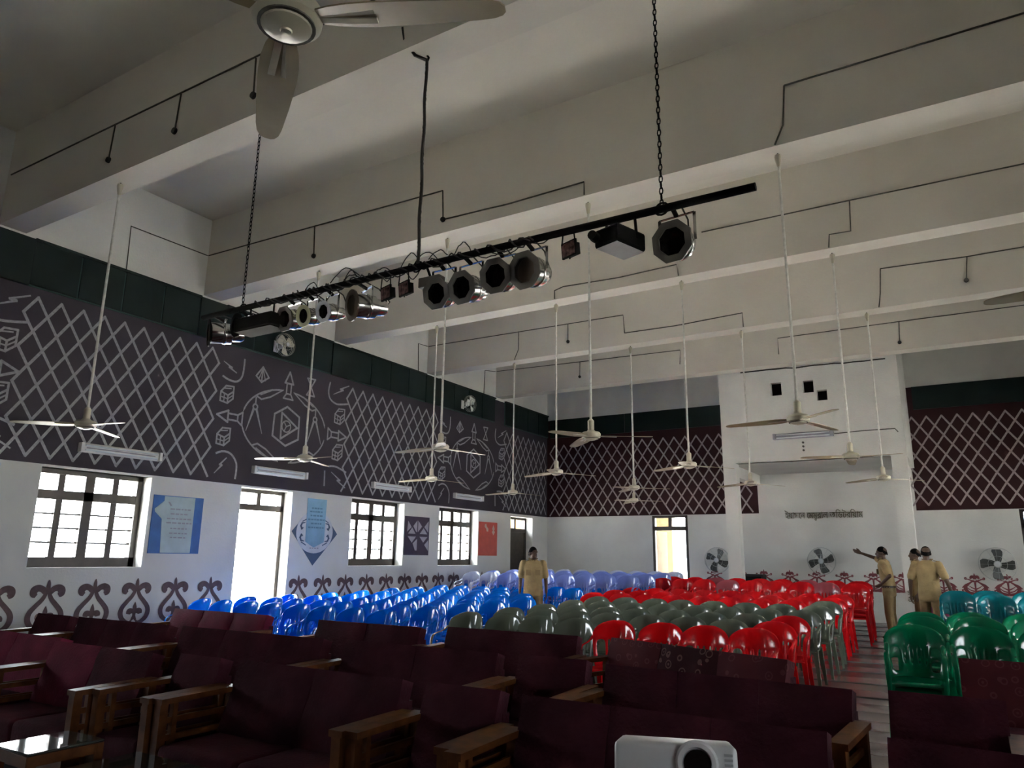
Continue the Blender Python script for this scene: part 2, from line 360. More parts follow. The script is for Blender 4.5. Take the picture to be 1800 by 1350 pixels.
# painted medallion of drawing instruments (one drawing, repeated in every second bay)
def arc(cx, cy, rx, ry, a0, a1, n=12): return [(cx+rx*math.cos(R(a0+(a1-a0)*i/n)), cy+ry*math.sin(R(a0+(a1-a0)*i/n))) for i in range(n+1)]
def medallion(c, clip=None):
    mb = MB(); W = .034
    def st(pts, w=W, closed=False, curved=False):
        q = [(p[0]-8.83+c, p[1]) for p in pts]
        if clip and any(not clip(p[0]) for p in q): return
        mb.ribbon(q, w, lp) if curved else mb.stroke(q, w, lp, closed=closed)
    def cube(x, z, s_=1):
        q = lambda pts: [(x+a*s_, z+b*s_) for a, b in pts]
        st(q([(-.12,.02),(.02,-.02),(.02,-.15),(-.12,-.13)]), .028, True); st(q([(.02,-.02),(.12,.06),(.12,-.06),(.02,-.15)]), .028); st(q([(-.12,.02),(-.03,.13),(.12,.14),(.12,.06)]), .028)
        st(q([(-.05,0),(-.05,-.14)]), .02); st(q([(-.12,-.06),(.02,-.08),(.12,0)]), .02); st(q([(-.07,.08),(.07,.1)]), .02)
    def bolt(x, z, dx, dz):
        st([(x-dx, z-dz), (x+dx*.25, z+dz*.05), (x-dx*.15, z+dz*.1), (x+dx, z+dz)], [.012, .035, .03, .02])
    def arrow(x, z, ang):
        ca, sa = math.cos(ang), math.sin(ang)
        q = lambda pts: [(x+a*ca-b*sa, z+a*sa+b*ca) for a, b in pts]
        st(q([(.27,0),(.06,-.095),(.06,.095)]), W, True); st(q([(.06,-.05),(-.13,-.05),(-.13,.05),(.06,.05)]), .03); st(q([(-.13,-.05),(-.22,-.11),(-.22,.11),(-.13,.05)]), .03)
    st([(7.44,4.24),(7.55,4.2),(7.69,4.19),(7.78,4.24),(7.83,4.36),(7.84,4.61)], curved=True); bolt(7.57, 4.41, .13, -.07)
    st([(8.23,4.56),(8.1,4.38),(8.22,4.29),(8.37,4.4)], .03, True); st([(8.23,4.56),(8.22,4.29)], .03); st([(8.23,4.54),(8.3,4.33)], .02); st([(8.23,4.54),(8.16,4.34)], .02)
    arrow(8.83, 4.33, R(90))
    st([(9.25,4.58),(9.44,4.59),(9.35,4.43)], .03, True); st([(9.25,4.27),(9.44,4.27),(9.35,4.43)], .03, True)
    st([(9.82,4.63),(9.79,4.45),(9.84,4.31),(10.0,4.24),(10.18,4.26),(10.35,4.3)], curved=True); bolt(10.12, 4.53, .2, .12)
    cube(7.56, 3.96); arrow(7.68, 3.6, R(180)); cube(7.57, 3.27); cube(10.12, 4.02, 1.05); arrow(10.06, 3.64, 0); cube(10.12, 3.33, 1.05)
    def knife(fx, fz):
        q = lambda pts: [(8.83+fx*a, 3.62+fz*b) for a, b in pts]
        st(q(arc(0, 0, .94, .63, 10, 82, 14)), [.01]+[.03]*13+[.02]); st(q([(.12,.63),(.4,.45),(.58,.38),(.68,.42)]), [.02,.03,.03,.03]); st(q([(.36,.585),(.6,.46)]), .03)
    for fx in (1, -1):
        for fz in (1, -1): knife(fx, fz)
    st([(8.83,3.97),(9.12,3.83),(9.13,3.43),(8.85,3.28),(8.55,3.42),(8.56,3.8)], .036, True)
    st([(8.72,3.85),(9.09,3.63),(8.73,3.39)], .036, True)
    st(arc(8.84, 3.62, .1, .1, 0, 360, 14), .022); st([(8.84,3.62),(8.93,3.66)], .02); st([(8.84,3.62),(8.78,3.7)], .02); st([(8.84,3.62),(8.8,3.54)], .02)
    for x in (8.14, 9.5):
        st([(x,4.01),(x,3.9)], .03); st(arc(x, 3.85, .045, .045, 0, 360, 12), .03); st([(x-.03,3.81),(x-.15,3.42)], [.05,.012]); st([(x+.03,3.81),(x+.18,3.42)], [.05,.012])
    bolt(7.57, 2.8, .1, .13); st([(7.46,2.98),(7.6,3.03),(7.75,3.0),(7.86,2.88),(7.88,2.75),(7.87,2.61)], curved=True)
    st([(9.91,3.04),(10.11,3.05),(10.39,2.97)], curved=True); bolt(10.19, 2.81, .19, -.13); st([(9.83,2.94),(9.84,2.68)])
    return mb
medallion(8.85).build('painted_medallion', 'motif_grey', wall_left)
medallion(14.72).build('painted_medallion', 'motif_grey', wall_left)
medallion(2.98).build('painted_medallion', 'motif_grey', wall_left)
# painted scroll ornaments along the dado, one by one
def fleur_left():
    mb = MB()
    f = lambda u, v, t: (t, u, v)
    for s in (1, -1):
        q = lambda pts: [(s*a, b) for a, b in pts]
        mb.ribbon(q([(.0,.43),(.035,.455),(.075,.49),(.125,.50),(.165,.475),(.165,.43),(.135,.405)]), [.05,.07,.075,.085,.095,.09,.05], f)
        mb.ribbon(q([(.015,.455),(.03,.41),(.065,.35),(.13,.28),(.185,.21),(.2,.14),(.175,.07),(.115,.02),(.06,.01),(.03,.04)]), [.04,.05,.055,.06,.065,.07,.065,.055,.04,.02], f)
        mb.ribbon(q([(0,.15),(.04,.16),(.075,.155),(.085,.12)]), [.05,.07,.08,.06], f)
        mb.ribbon(q([(.0,.09),(.03,.04)]), [.05,.03], f)
    mb.ribbon([(0,.46),(0,.52),(0,.565),(0,.6)], [.06,.05,.04,.008], f)
    mb.ribbon([(0,.06),(0,.2),(0,.28)], [.035,.06,.008], f)
    return mb
fl = fleur_left().mesh('painted_scroll', 'fleur_brown')
def in_open(y, ops, m=.2): return any(a-m < y < b+m for a, b, *_ in ops)
for i in range(-4, 22):
    y = 5.24+.597*i
    if y > 7.9: y = 9.41+.578*(i-7)
    if in_open(y, DOORS_L, .12) or y > 16.4 or any(abs(y-(bm_+.18)) < .1 for bm_ in []): continue
    px = XL+.004
    link('painted_scroll', fl, wall_left, (px, y, .49))
def fleur_back():
    mb = MB(); f = lambda u, v, t: (u, -t, v)
    for s in (1, -1):
        q = lambda pts: [(s*a, b) for a, b in pts]
        mb.ribbon(q([(0,.34),(.05,.35),(.08,.31)]), [.05,.06,.03], f)
        mb.ribbon(q([(.14,.32),(.17,.33),(.17,.3),(.12,.3),(.05,.27),(0,.25)]), [.02,.025,.02,.02,.03,.04], f)
        mb.ribbon(q([(.02,.28),(.1,.22),(.17,.17),(.24,.13)]), [.03,.035,.06,.01], f)
        mb.ribbon(q([(.17,.17),(.18,.1),(.12,.03),(0,.01)]), [.06,.07,.06,.05], f)
        mb.ribbon(q([(.0,.1),(.06,.13),(.12,.17)]), [.03,.02,.01], f); mb.ribbon(q([(.02,.06),(.09,.08),(.15,.13)]), [.03,.02,.02], f)
        mb.ribbon(q([(.12,.02),(.2,.03),(.24,.08),(.2,.09)]), [.03,.03,.03,.015], f); mb.ribbon(q([(.08,.0),(.24,-.02)]), [.03,.01], f)
    mb.ribbon([(0,.3),(0,.36),(0,.42)], [.06,.04,.01], f); mb.ribbon([(0,.0),(0,.12),(0,.24)], [.05,.03,.04], f)
    return mb
fb = fleur_back().mesh('painted_scroll', 'fleur_red')
for i in range(-10, 8):
    x = -2.42+.585*i if i < 3 else .07+.57*(i-4)
    if in_open(x, DOORS_B, .28) or x < -5.7 or x > 4: continue
    link('painted_scroll', fb, wall_back, (x, YB-.004, .8))

# ------------------------------------------------------------------ windows and doors
def window(name, y0, y1, z0, z1, xs, face, cols=4):
    """wood window set back in the wall; xs = x of the frame plane; four columns, transom lights above"""
    e = struct(empty(name, (xs, (y0+y1)/2, z0)))
    def B(nm, a, b, m, th=.07, parent=e):
        return MB().box((-th/2, a[0]-(y0+y1)/2, a[1]-z0), (th/2, b[0]-(y0+y1)/2, b[1]-z0)).build(nm, m, parent)
    Wd = y1-y0; fr, bar, mid = .08, .085, .13
    pw = (Wd-2*fr-2*bar-mid)/4
    c = [y0+fr]; c.append(c[0]+pw+bar); c.append(c[1]+pw+mid); c.append(c[2]+pw+bar)
    B('frame_rail', (y0, z0), (y1, z0+.13), 'dark_wood', .1); B('frame_rail', (y0, z1-.06), (y1, z1), 'dark_wood', .1)
    B('frame_stile', (y0, z0), (y0+fr, z1), 'dark_wood', .1); B('frame_stile', (y1-fr, z0), (y1, z1), 'dark_wood', .1)
    tz0 = z1-.06-.21; B('transom_rail', (y0, tz0-.12), (y1, tz0), 'dark_wood', .09)
    B('mullion', (c[1]+pw, z0), (c[2], z1), 'dark_wood', .09)
    for k in (0, 2): B('glazing_bar', (c[k]+pw, z0), (c[k+1], z1), 'dark_wood', .06)
    rows = [z0+.13+(tz0-.12-z0-.13)*i/4 for i in range(5)]
    for r_ in rows[1:4]: B('glazing_bar', (y0, r_-.011), (y1, r_+.011), 'dark_wood', .035)
    for k in range(4):
        for j in range(4): B('pane', (c[k], rows[j]), (c[k]+pw, rows[j+1]), 'window_glass', .006)
        B('pane', (c[k], tz0), (c[k]+pw, z1-.06), 'window_glass', .006)
    s_ = 1 if xs < 0 else -1
    MB().box((-.05, y0-(y0+y1)/2, z1-z0), (s_*.24+.0, y1-(y0+y1)/2, z1-z0+.02)).build('lintel_trim', 'dark_wood', e)
    return e
for i, (a, b, c_, d) in enumerate(WINS_L+EXTRA_L): window('window_%d' % (i+1), a, b, c_, d, XL-.25, 1)
for i, (a, b, c_, d) in enumerate(WINS_R): window('window_%d' % (i+5), a, b, c_, d, XR+.25, -1)
def door(name, u0, u1, z1, axis, plane, tz, closed, leaf='dark_wood', swing=0):
    """frame with a two-light transom, and a leaf that is shut or swung outward"""
    e = struct(empty(name, ((plane, (u0+u1)/2, 0) if axis == 'x' else ((u0+u1)/2, plane, 0)), 0 if axis == 'x' else -PI/2))
    h = (u1-u0)/2
    def B(nm, a, b, m, th=.08, off=0, parent=e): return MB().box((-th/2+off, a[0], a[1]), (th/2+off, b[0], b[1])).build(nm, m, parent)
    B('door_jamb', (-h, 0), (-h+.07, z1), 'dark_wood', .1); B('door_jamb', (h-.07, 0), (h, z1), 'dark_wood', .1)
    B('door_head', (-h, z1-.06), (h, z1), 'dark_wood', .1); B('transom_rail', (-h, tz-.05), (h, tz+.05), 'dark_wood', .1); B('mullion', (-.04, tz), (.04, z1), 'dark_wood', .08)
    B('pane', (-h+.07, tz+.05), (-.04, z1-.06), 'window_glass', .006); B('pane', (.04, tz+.05), (h-.07, z1-.06), 'window_glass', .006)
    if closed:
        lf = B('door_leaf', (-h+.07, .02), (h-.07, tz-.05), leaf, .045)
        for a, b in ((.15, .8), (1.0, tz-.25)): B('panel', (-h+.2, a), (h-.2, b), leaf, .02, .026, e)
        MB().lathe([(.0, 0), (.022, .01), (.026, .04), (0, .05)], 10, 'x', (.022, h-.17, 1.0)).build('door_knob', 'chrome', e)
    else:
        lf = MB().box((0, -.02, .02), ((u1-u0)-.16, .02, tz-.06)).build('door_leaf', leaf, e, (swing*.06, -h+.05, 0)); lf.rotation_euler = (0, 0, R(180) if swing < 0 else 0)
    return e
door('door_1', *DOORS_L[0][:2], 2.5, 'x', XL-.25, 2.2, False, 'white_enamel', -1)
door('door_2', *DOORS_L[1][:2], 2.46, 'x', XL-.25, 2.12, True)
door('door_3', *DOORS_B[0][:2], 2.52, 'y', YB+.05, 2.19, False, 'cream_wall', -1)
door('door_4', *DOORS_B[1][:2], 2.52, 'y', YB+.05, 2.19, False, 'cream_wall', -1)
door('door_5', *DOORS_R[0][:2], 2.5, 'x', XR+.25, 2.2, False, 'white_enamel', -1)
door('door_6', *DOORS_R[1][:2], 2.46, 'x', XR+.25, 2.12, True)
# daylight portals in the openings guide the sky light in
def portal(name, loc, sx, sz, rot):
    l = bpy.data.lights.new(name, 'AREA'); l.shape = 'RECTANGLE'; l.size = sx; l.size_y = sz; l.cycles.is_portal = True
    o = bpy.data.objects.new(name, l); col.objects.link(o); o.location = loc; o.rotation_euler = rot
for a, b, c_, d in WINS_L+DOORS_L[:1]+EXTRA_L: portal('daylight_opening', (XL-.31, (a+b)/2, (c_+d)/2), d-c_, b-a, (0, -PI/2, 0))
for a, b, c_, d in WINS_R+DOORS_R[:1]: portal('daylight_opening', (XR+.31, (a+b)/2, (c_+d)/2), d-c_, b-a, (0, PI/2, 0))
for a, b, c_, d in DOORS_B: portal('daylight_opening', ((a+b)/2, YB+.31, (c_+d)/2), b-a, d-c_, (-PI/2, 0, 0))
# outside: paved ground, unseen roof added to dim the right windows, a cream wall behind the back door
struct(MB().box((-60, -40, -.6), (60, 80, -.32)).build('floor_outside', 'concrete'))
struct(MB().box((XR+TH, YF, 2.9), (XR+3.2, YB+1, 3.1)).build('right_shade_roof', 'concrete'))
struct(MB().box((-12, YB+TH, -.32), (-11.8, 21.2, 3.3)).build('wall_outside', 'cream_wall'))  # unseen end wall, added to cut daylight behind the back door
struct(MB().box((-6.1, 20.6, -.32), (-3.3, 20.9, 3.4)).build('wall_outside', 'cream_wall'))  # unseen wall piece, added to narrow the gap that lets daylight in
struct(MB().box((-3.5, YB+TH, -.32), (-3.3, 20.6, 3.3)).build('wall_outside', 'cream_wall'))  # unseen end wall, added to keep daylight out on this side
struct(MB().box((-12, YB+TH, 3.1), (-3.5, 21.2, 3.3)).build('corridor_shade_roof', 'concrete'))  # unseen roof, added to shade the cream wall and door leaf
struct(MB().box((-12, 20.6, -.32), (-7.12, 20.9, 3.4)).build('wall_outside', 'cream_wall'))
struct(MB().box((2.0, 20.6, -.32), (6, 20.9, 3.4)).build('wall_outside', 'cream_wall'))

# ------------------------------------------------------------------ projection booth on two columns
SQ = [(-3.23, -3.01, 4.85, 5.13), (-2.58, -2.37, 4.85, 5.11), (-2.32, -2.12, 4.66, 4.88)]
mb = MB(); mb.mats = ['white_plaster']
wall_cells(mb, [BXL, BXR], [3.45, ZC], SQ, lambda u, v, t: (u, BY+.15*t, v), lambda u, v: 'white_plaster')
mb.mat('white_plaster').box((BXL, BY+.15, 3.45), (BXL+.15, YB, ZC)).box((BXR-.15, BY+.15, 3.45), (BXR, YB, ZC)).box((BXL+.15, BY+.15, 3.45), (BXR-.15, YB, 3.57))
booth = struct(mb.build('wall_booth'))
MB().box((BXL+.2, BY+.45, 4.4), (BXR-.2, BY+.5, 5.4)).build('hole_dark_backing', 'speaker_black', booth)  # black sheet: the darkness inside the booth holes put in as colour
for x in (BXL, BXR-.27):
    colm = struct(MB().box((x, BY, -.1), (x+.27, BY+.27, 3.45)).build('column', 'white_plaster'))
    MB().box((x, BY+.27, 3.2), (x+.2, YB, 3.44)).build('bracket_beam', 'white_plaster', booth)
rnd = random.Random(5)
MB().tube([(-3.84+.19*i, BY-.012, 5.43-.003*i+rnd.uniform(-.012, .012)) for i in range(16)], .014, 6).build('black_cable', 'wire_black', booth)
MB().tube([(-2.05,BY-.012,3.95),(-1.5,BY-.012,3.97),(-.95,BY-.012,3.97),(-.9,BY-.012,3.9)], .01, 6).build('conduit', 'conduit_grey', booth)

# ------------------------------------------------------------------ tube lights
def tube_light(name, label, loc, rz, group='fluorescent battens'):
    e = tag(empty(name, loc, rz), label, 'tube light', group)   # local: length along x, front -y
    me = MB().prism([(-.0, -.055), (-.02, -.065), (-.045, -.04), (-.045, .04), (-.02, .065), (0, .055)], lambda u, v, t: (t, u, v), -.57, .57).mesh('housing', 'white_enamel'); link('housing', me, e)
    for s in (1, -1):
        MB().lathe([(.013, -.52), (.013, .52)], 8, 'x', (0, -.06, s*.03)).build('tube', 'tube_glass', e, smooth=True)
    for s in (1, -1): MB().box((s*.57-.02, -.085, -.06), (s*.57+.02, 0, .06)).build('end_cap', 'white_enamel', e)
    MB().box((-.5, -.048, -.008), (.5, -.044, .008)).build('slot', 'print_grey', e)
    return e
for y, lab in ((5.94, 'above the nearest left window'), (8.79, 'above the open left door'), (11.72, 'above the second left window'), (14.51, 'above the third left window')):
    tube_light('tube_light', 'white twin fluorescent batten on the dark frieze '+lab, (XL+.002, y, 2.8), PI/2)
bt = tube_light('tube_light', 'shadowed fluorescent batten on the white projection booth face', (-2.65, BY-.002, 3.96), 0)
for ch in bt.children:
    if ch.name.startswith(('housing', 'end_cap')): ch.data.materials.clear(); ch.data.materials.append(M['print_grey'])  # white housing and caps greyed: the batten's shadow put into the colour
for z in (3.81, 3.73, 3.65): MB().lathe([(0, -.03), (.02, -.028), (.022, 0)], 10, 'y', (-2.66, BY, z)).build('junction_box', 'conduit_grey', booth)

# ------------------------------------------------------------------ ceiling fans
def fan_proto():
    e = empty('ceiling_fan')
    MB().lathe([(.012, 0), (.018, .01), (.027, .06), (.034, .11), (.03, .13), (.012, .135)], 14).build('canopy', 'fan_cream', e, (0, 0, 2.58), True)
    MB().lathe([(.0135, .1), (.0135, 2.62)], 8).build('rod', 'rod_white', e, smooth=True)
    MB().lathe([(.03, .03), (.034, .05), (.034, .16), (.016, .18)], 12).build('lower_canopy', 'fan_cream', e, smooth=True)
    MB().tube([(0,0,2.7), (0,0,2.735)], .008, 6).build('hook', 'black_metal', e)
    mh = MB().lathe([(.0, -.03), (.08, -.03), (.1, -.018), (.104, .018), (.09, .036), (.05, .045), (.034, .06)], 24).build('motor_housing', 'fan_cream', e, smooth=True)
    MB().lathe([(.0, -.05), (.045, -.047), (.07, -.038), (.074, -.028)], 24).build('cover_plate', 'fan_cream', mh, smooth=True)
    MB().lathe([(.0, -.056), (.016, -.054), (.02, -.046)], 12).build('cap', 'fan_brass', mh, smooth=True)
    MB().lathe([(.074, -.034), (.084, -.034), (.084, -.028), (.074, -.028)], 24, caps=False).build('screw_ring', 'conduit_grey', mh)
    for k in range(3):
        a = R(120*k)
        prof = [(.1, .04), (.14, .052), (.2, .061), (.27, .063), (.35, .06), (.43, .056), (.5, .051), (.57, .046), (.615, .039), (.64, .027), (.65, .012)]
        n = len(prof); vs_ = []; fs = []
        for i in range(n):
            r, wd = prof[i]; t = (r-.1)/.537
            tw = R(11-5*t); zz = -.012-.022*t
            for s in (-1, 1): vs_.append((r, s*wd*math.cos(tw), zz+s*wd*math.sin(tw)))
        for i in range(n-1): fs.append((2*i, 2*i+1, 2*i+3, 2*i+2))
        m_ = MB(); m_.add(vs_, fs)
        bl = m_.build('blade', 'fan_blade', e); bl.rotation_euler = (0, 0, a)
        sm = bl.modifiers.new('s', 'SOLIDIFY'); sm.thickness = .005; apply_mods(bl)
        MB().bar((.1, .012, -.01), (.27, .02, -.02), .022, .007).bar((.1, -.012, -.01), (.27, -.02, -.02), .022, .007).build('blade_bracket', 'fan_brass', bl)
    return e
fp = fan_proto()
FANS = [(-7.64, 4.13, 241, 'long rod ceiling fan nearest the left wall, over the first window'),
        (-7.62, 7.12, 227, 'ceiling fan hanging in front of the big painted medallion'),
        (-5.32, 7.12, 67, 'ceiling fan hanging left of centre, on the beam behind the spotlight bar'),
        (-3.32, 7.12, 15, 'ceiling fan with a long blade hanging below the small floodlight of the bar'),
        (-1.21, 7.12, 188, 'large cream ceiling fan hanging in front of the three booth holes'),
        (-7.68, 10.05, 67, 'ceiling fan hanging just in front of the second left wall window'),
        (-5.28, 10.05, 48, 'ceiling fan hanging over the standing man near the dark corner'),
        (-3.19, 10.05, 38, 'ceiling fan hanging against the back lattice, left of the booth'),
        (-1.12, 10.05, -24, 'cream ceiling fan with two drooping blades right of the booth tube light'),
        (-7.8, 12.94, 61, 'small ceiling fan deep in the dark left corner'),
        (-5.17, 12.94, 17, 'small ceiling fan above the back door lattice'),
        (-3.05, 12.94, 43, 'ceiling fan before the left booth column'),
        (-1.0, 12.94, 34, 'faint ceiling fan hanging before the right booth column'),
        (-6.34, 15.84, 12, 'farthest small ceiling fan, lowest above the back door'),
        (-1.55, 1.25, 24, 'nearest ceiling fan, large at the top edge of the picture'),
        (.85, 4.13, 181, 'ceiling fan with only a blade tip showing at the right edge')]
for i, (x, y, a, lab) in enumerate(FANS):
    o = fp if i == 0 else copy_tree(fp)
    o.location = (x, y, 2.995 if y < 2 else 2.72); o.rotation_euler = (0, 0, R(a)); tag(o, lab, 'ceiling fan', 'ceiling fans on long rods')

# ------------------------------------------------------------------ wall fans
def wall_fan(label, loc, rz, r, blades, bm_, frame_mat, nb, a0, bwf=1):
    e = tag(empty('wall_fan', loc, rz), label, 'fan')    # faces local -y
    MB().box((-.05, -.03, -.1), (.05, 0, .1)).build('wall_bracket', 'white_enamel', e)
    MB().tube([(0,-.02,-.05),(0,-.1,-.07),(0,-.16,0)], .016, 8).build('arm', 'white_enamel', e)
    hd = MB().lathe([(.0, .0), (.045, .01), (.06, .05), (.055, .1), (0, .12)], 14, 'y', (0, -.22, 0)).build('motor', 'white_enamel', e, smooth=True)
    cg = MB()
    for rr, yy in ((r, -.24), (r*.99, -.2), (r*.99, -.28), (r*.5, -.31), (r*.2, -.315)):
        cg.tube([(rr*math.cos(2*PI*k/28), yy, rr*math.sin(2*PI*k/28)) for k in range(29)], .004 if rr < r else .007, 5, False)
    for k in range(12):
        a = 2*PI*k/12; cg.tube([(r*.15*math.cos(a), -.316, r*.15*math.sin(a)), (r*.7*math.cos(a), -.305, r*.7*math.sin(a)), (r*math.cos(a), -.24, r*math.sin(a)), (r*.6*math.cos(a), -.18, r*.6*math.sin(a))], .0016, 4, False)
    cg.build('cage', frame_mat, e)
    MB().lathe([(.0, -.325), (r*.17, -.322), (r*.18, -.315), (0, -.31)], 14, 'y').build('badge', 'vent_grey', e)
    for k in range(nb):
        a = R(a0+360*k/nb); m_ = MB(); vs_ = []; n = 7
        for i in range(n):
            t = i/(n-1); rr = r*(.12+.78*t); wd = r*(.13+.19*t) if t < .95 else r*.22
            wd *= bwf
            for s in (-1, 1):
                aa = a+.25*t; vs_.append((rr*math.cos(aa)-s*wd*math.sin(aa), -.25+s*.025, rr*math.sin(aa)+s*wd*math.cos(aa)))
        m_.add(vs_, [(2*i, 2*i+1, 2*i+3, 2*i+2) for i in range(n-1)])
        b = m_.build('blade', bm_, e); sm = b.modifiers.new('s', 'SOLIDIFY'); sm.thickness = .005; apply_mods(b)
    MB().lathe([(.0, -.28), (r*.16, -.275), (r*.17, -.23), (0, -.22)], 14, 'y').build('hub', bm_, e, smooth=True)
    return e
wall_fan('round white wall fan on the dark green boards beside the bar spotlights', (XL+.02, 8.45, 4.97), PI/2, .195, 3, 'fan_cream', 'chrome', 3, 20, 1.6)
wall_fan('round white wall fan high on the green boards of the farther bay', (XL+.02, 14.15, 4.97), PI/2, .195, 3, 'white_enamel', 'chrome', 3, 50, 1.6)
wall_fan('wall fan with four grey blades just left of the booth column', (-5.2, YB, 1.42), 0, .3, 4, 'grey_blade', 'clear_cage', 4, 55)
wall_fan('wall fan with four grey blades under the wall lettering', (-2.84, YB, 1.43), 0, .3, 4, 'grey_blade', 'clear_cage', 4, 5)
wall_fan('wall fan with four grey blades above painted scrolls near the right door', (.5, YB, 1.41), 0, .33, 4, 'grey_blade', 'clear_cage', 4, 75)

# ------------------------------------------------------------------ wall lettering (Bengali script; glyphs in visual order)
def lettering(txt, x0, x1, z, h):
    cu = bpy.data.curves.new('wall_lettering', 'FONT'); cu.body = txt; cu.size = 1; cu.extrude = .0
    o = bpy.data.objects.new('wall_lettering', cu); col.objects.link(o)
    dg = bpy.context.evaluated_depsgraph_get(); dg.update()
    me = bpy.data.meshes.new_from_object(o.evaluated_get(dg)); bpy.data.objects.remove(o)
    if len(me.vertices) == 0: return None
    xs = [v.co.x for v in me.vertices]; zs = [v.co.y for v in me.vertices]
    ax, bx, az, bz = min(xs), max(xs), min(zs), max(zs)
    for v in me.vertices:
        v.co = (x0+(v.co.x-ax)/(bx-ax)*(x1-x0), 0, z+(v.co.y-az)/(bz-az)*h)
    me.materials.append(M['sign_olive'])
    bm = bmesh.new(); bm.from_mesh(me)
    r_ = bmesh.ops.extrude_face_region(bm, geom=bm.faces[:])
    for v in [q for q in r_['geom'] if isinstance(q, bmesh.types.BMVert)]: v.co.y -= .02
    bmesh.ops.recalc_face_normals(bm, faces=bm.faces); bm.to_mesh(me); bm.free()
    return me
me = lettering('\u0987\u09DF\u09BE\u099B\u09C7\u09A8 \u09C7\u09AE\u09AE\u09C1\u09B0\u09BE\u09B2 \u0985\u09BF\u09A1\u099F\u09B0\u09BF\u09DF\u09BE\u09AE', -3.6, -1.92, 2.34, .25)
if me: tag(link('wall_lettering', me, None, (0, YB-.001, 0)), 'dark olive raised Bengali lettering on the white back wall', 'lettering')

me = lettering('SNS', 0, .2, -.05, .1)
if me:
    o = link('stencil_lettering', me, colm, (-.98, BY-.001, .72)); o.rotation_euler = (0, R(-90), 0)
# ------------------------------------------------------------------ painted boards on the left wall
def board(name, label, y0, y1, z0, z1, m):
    e = tag(empty(name, (XL, (y0+y1)/2, z0)), label, 'poster')
    return e, (lambda nm, out, m_, t0, t1: MB().prism(out, lambda u, v, t: (t, u-(y0+y1)/2, v-z0), t0, t1).build(nm, m_, e))
def rect(a, b, c_, d): return [(a, c_), (b, c_), (b, d), (a, d)]
def blurry(pf, cx, rows, wd, m, t, h=.028, seed=1):
    rr = random.Random(seed)
    for k, (z, wf) in enumerate(rows):
        x = cx-wd*wf/2
        while x < cx+wd*wf/2-.02:
            l = rr.uniform(.03, .075); l = min(l, cx+wd*wf/2-x)
            pf('text_line', rect(x, x+l, z-h/2, z+h/2), m, t-.001, t+.001); x += l+.018
e, pf = board('wall_poster', 'blue painted board with a pale lettered sheet beside the nearest window', 6.52, 7.35, 1.43, 2.26, None)
pf('backing', rect(6.52, 7.35, 1.43, 2.26), 'poster_blue', 0, .012)
pf('sheet', [(6.71,1.44),(7.2,1.44),(7.2,2.25),(6.69,2.25),(6.69,2.18),(6.55,2.06),(6.56,2.02),(6.68,1.92)], 'poster_pale', .012, .016)
blurry(pf, 6.97, [(2.07,.8),(2.0,.75),(1.93,1.0),(1.87,1.0),(1.79,.65),(1.72,.7),(1.66,.6)], .42, 'print_grey', .017, .02, 2)
pf('pen_mark', [(6.75,2.17),(6.8,2.11),(6.82,2.12),(6.78,2.17)], 'print_grey', .016, .018)
e, pf = board('wall_poster', 'dark diamond painting with a light blue lettered sheet beyond the open door', 9.17, 10.27, 1.25, 2.42, None)
pf('diamond', [(9.17,1.83),(9.71,1.25),(10.27,1.81),(9.72,2.38)], 'poster_navy', 0, .008)
pf('ornament_disc', [(9.71+.44*math.cos(2*PI*k/40), 1.83+.37*math.sin(2*PI*k/40)) for k in range(40)], 'ornament_white', .008, .011)
for s in (1, -1):
    for zz, q in ((1.9, 1), (1.76, -1)):
        m_ = MB(); m_.stroke([(9.71+s*a, zz+q*b) for a, b in ((.25,.09),(.32,.08),(.345,.03),(.32,-.02),(.29,0))], [.015,.03,.04,.035,.02], lambda u, v, t: (t, u-9.72, v-1.25), .0125); m_.build('scroll', 'poster_navy', e)
    for zz in (1.6, 2.06): 
        m_ = MB(); m_.stroke([(9.71+s*.2, zz), (9.71+s*.31, zz+.05 if zz < 1.8 else zz-.05)], .018, lambda u, v, t: (t, u-9.72, v-1.25), .0125); m_.build('scroll', 'poster_navy', e)
pf('sheet', [(9.49,1.66),(9.7,1.56),(9.94,1.66),(9.95,2.42),(9.48,2.42)], 'poster_sheet', .011, .015)
blurry(pf, 9.72, [(2.25,.6),(2.19,.8),(2.12,.7),(2.05,.95),(1.98,.6),(1.91,.9)], .42, 'print_teal', .016, .026, 3)
blurry(pf, 9.71, [(1.55,.9)], .24, 'print_grey', .0125, .018, 4)
e, pf = board('wall_poster', 'dark purple board with lilac triangles between two left windows', 12.21, 13.06, 1.45, 2.25, None)
pf('backing', rect(12.23, 13.06, 1.45, 2.25), 'poster_purple', 0, .012)
def T(*p): pf('triangle', [(12.23+.83*a, 1.45+.8*b) for a, b in p], 'poster_lilac', .012, .015)
T((.09,.6),(.26,.72),(.12,.88)); T((.33,.75),(.49,.9),(.49,.6),(.46,.6)); T((.53,.6),(.69,.75),(.53,.9)); T((.79,.74),(.96,.9),(.96,.6))
T((.13,.55),(.43,.55),(.29,.71)); T((.6,.55),(.92,.55),(.76,.71)); T((.12,.48),(.45,.48),(.29,.32)); T((.6,.48),(.93,.48),(.76,.33)); T((.33,.3),(.5,.42),(.5,.12),(.43,.12)); T((.81,.27),(.97,.4),(.97,.12))
e, pf = board('wall_poster', 'brick red board with two small cream figures near the far door', 15.02, 15.84, 1.46, 2.26, None)
pf('backing', rect(15.02, 15.84, 1.46, 2.26), 'poster_red', 0, .012)
pf('figure', [(15.27,2.2),(15.33,2.22),(15.36,2.15),(15.43,2.1),(15.42,2.03),(15.35,2.04),(15.33,2.1),(15.26,2.14)], 'poster_cream', .012, .014)
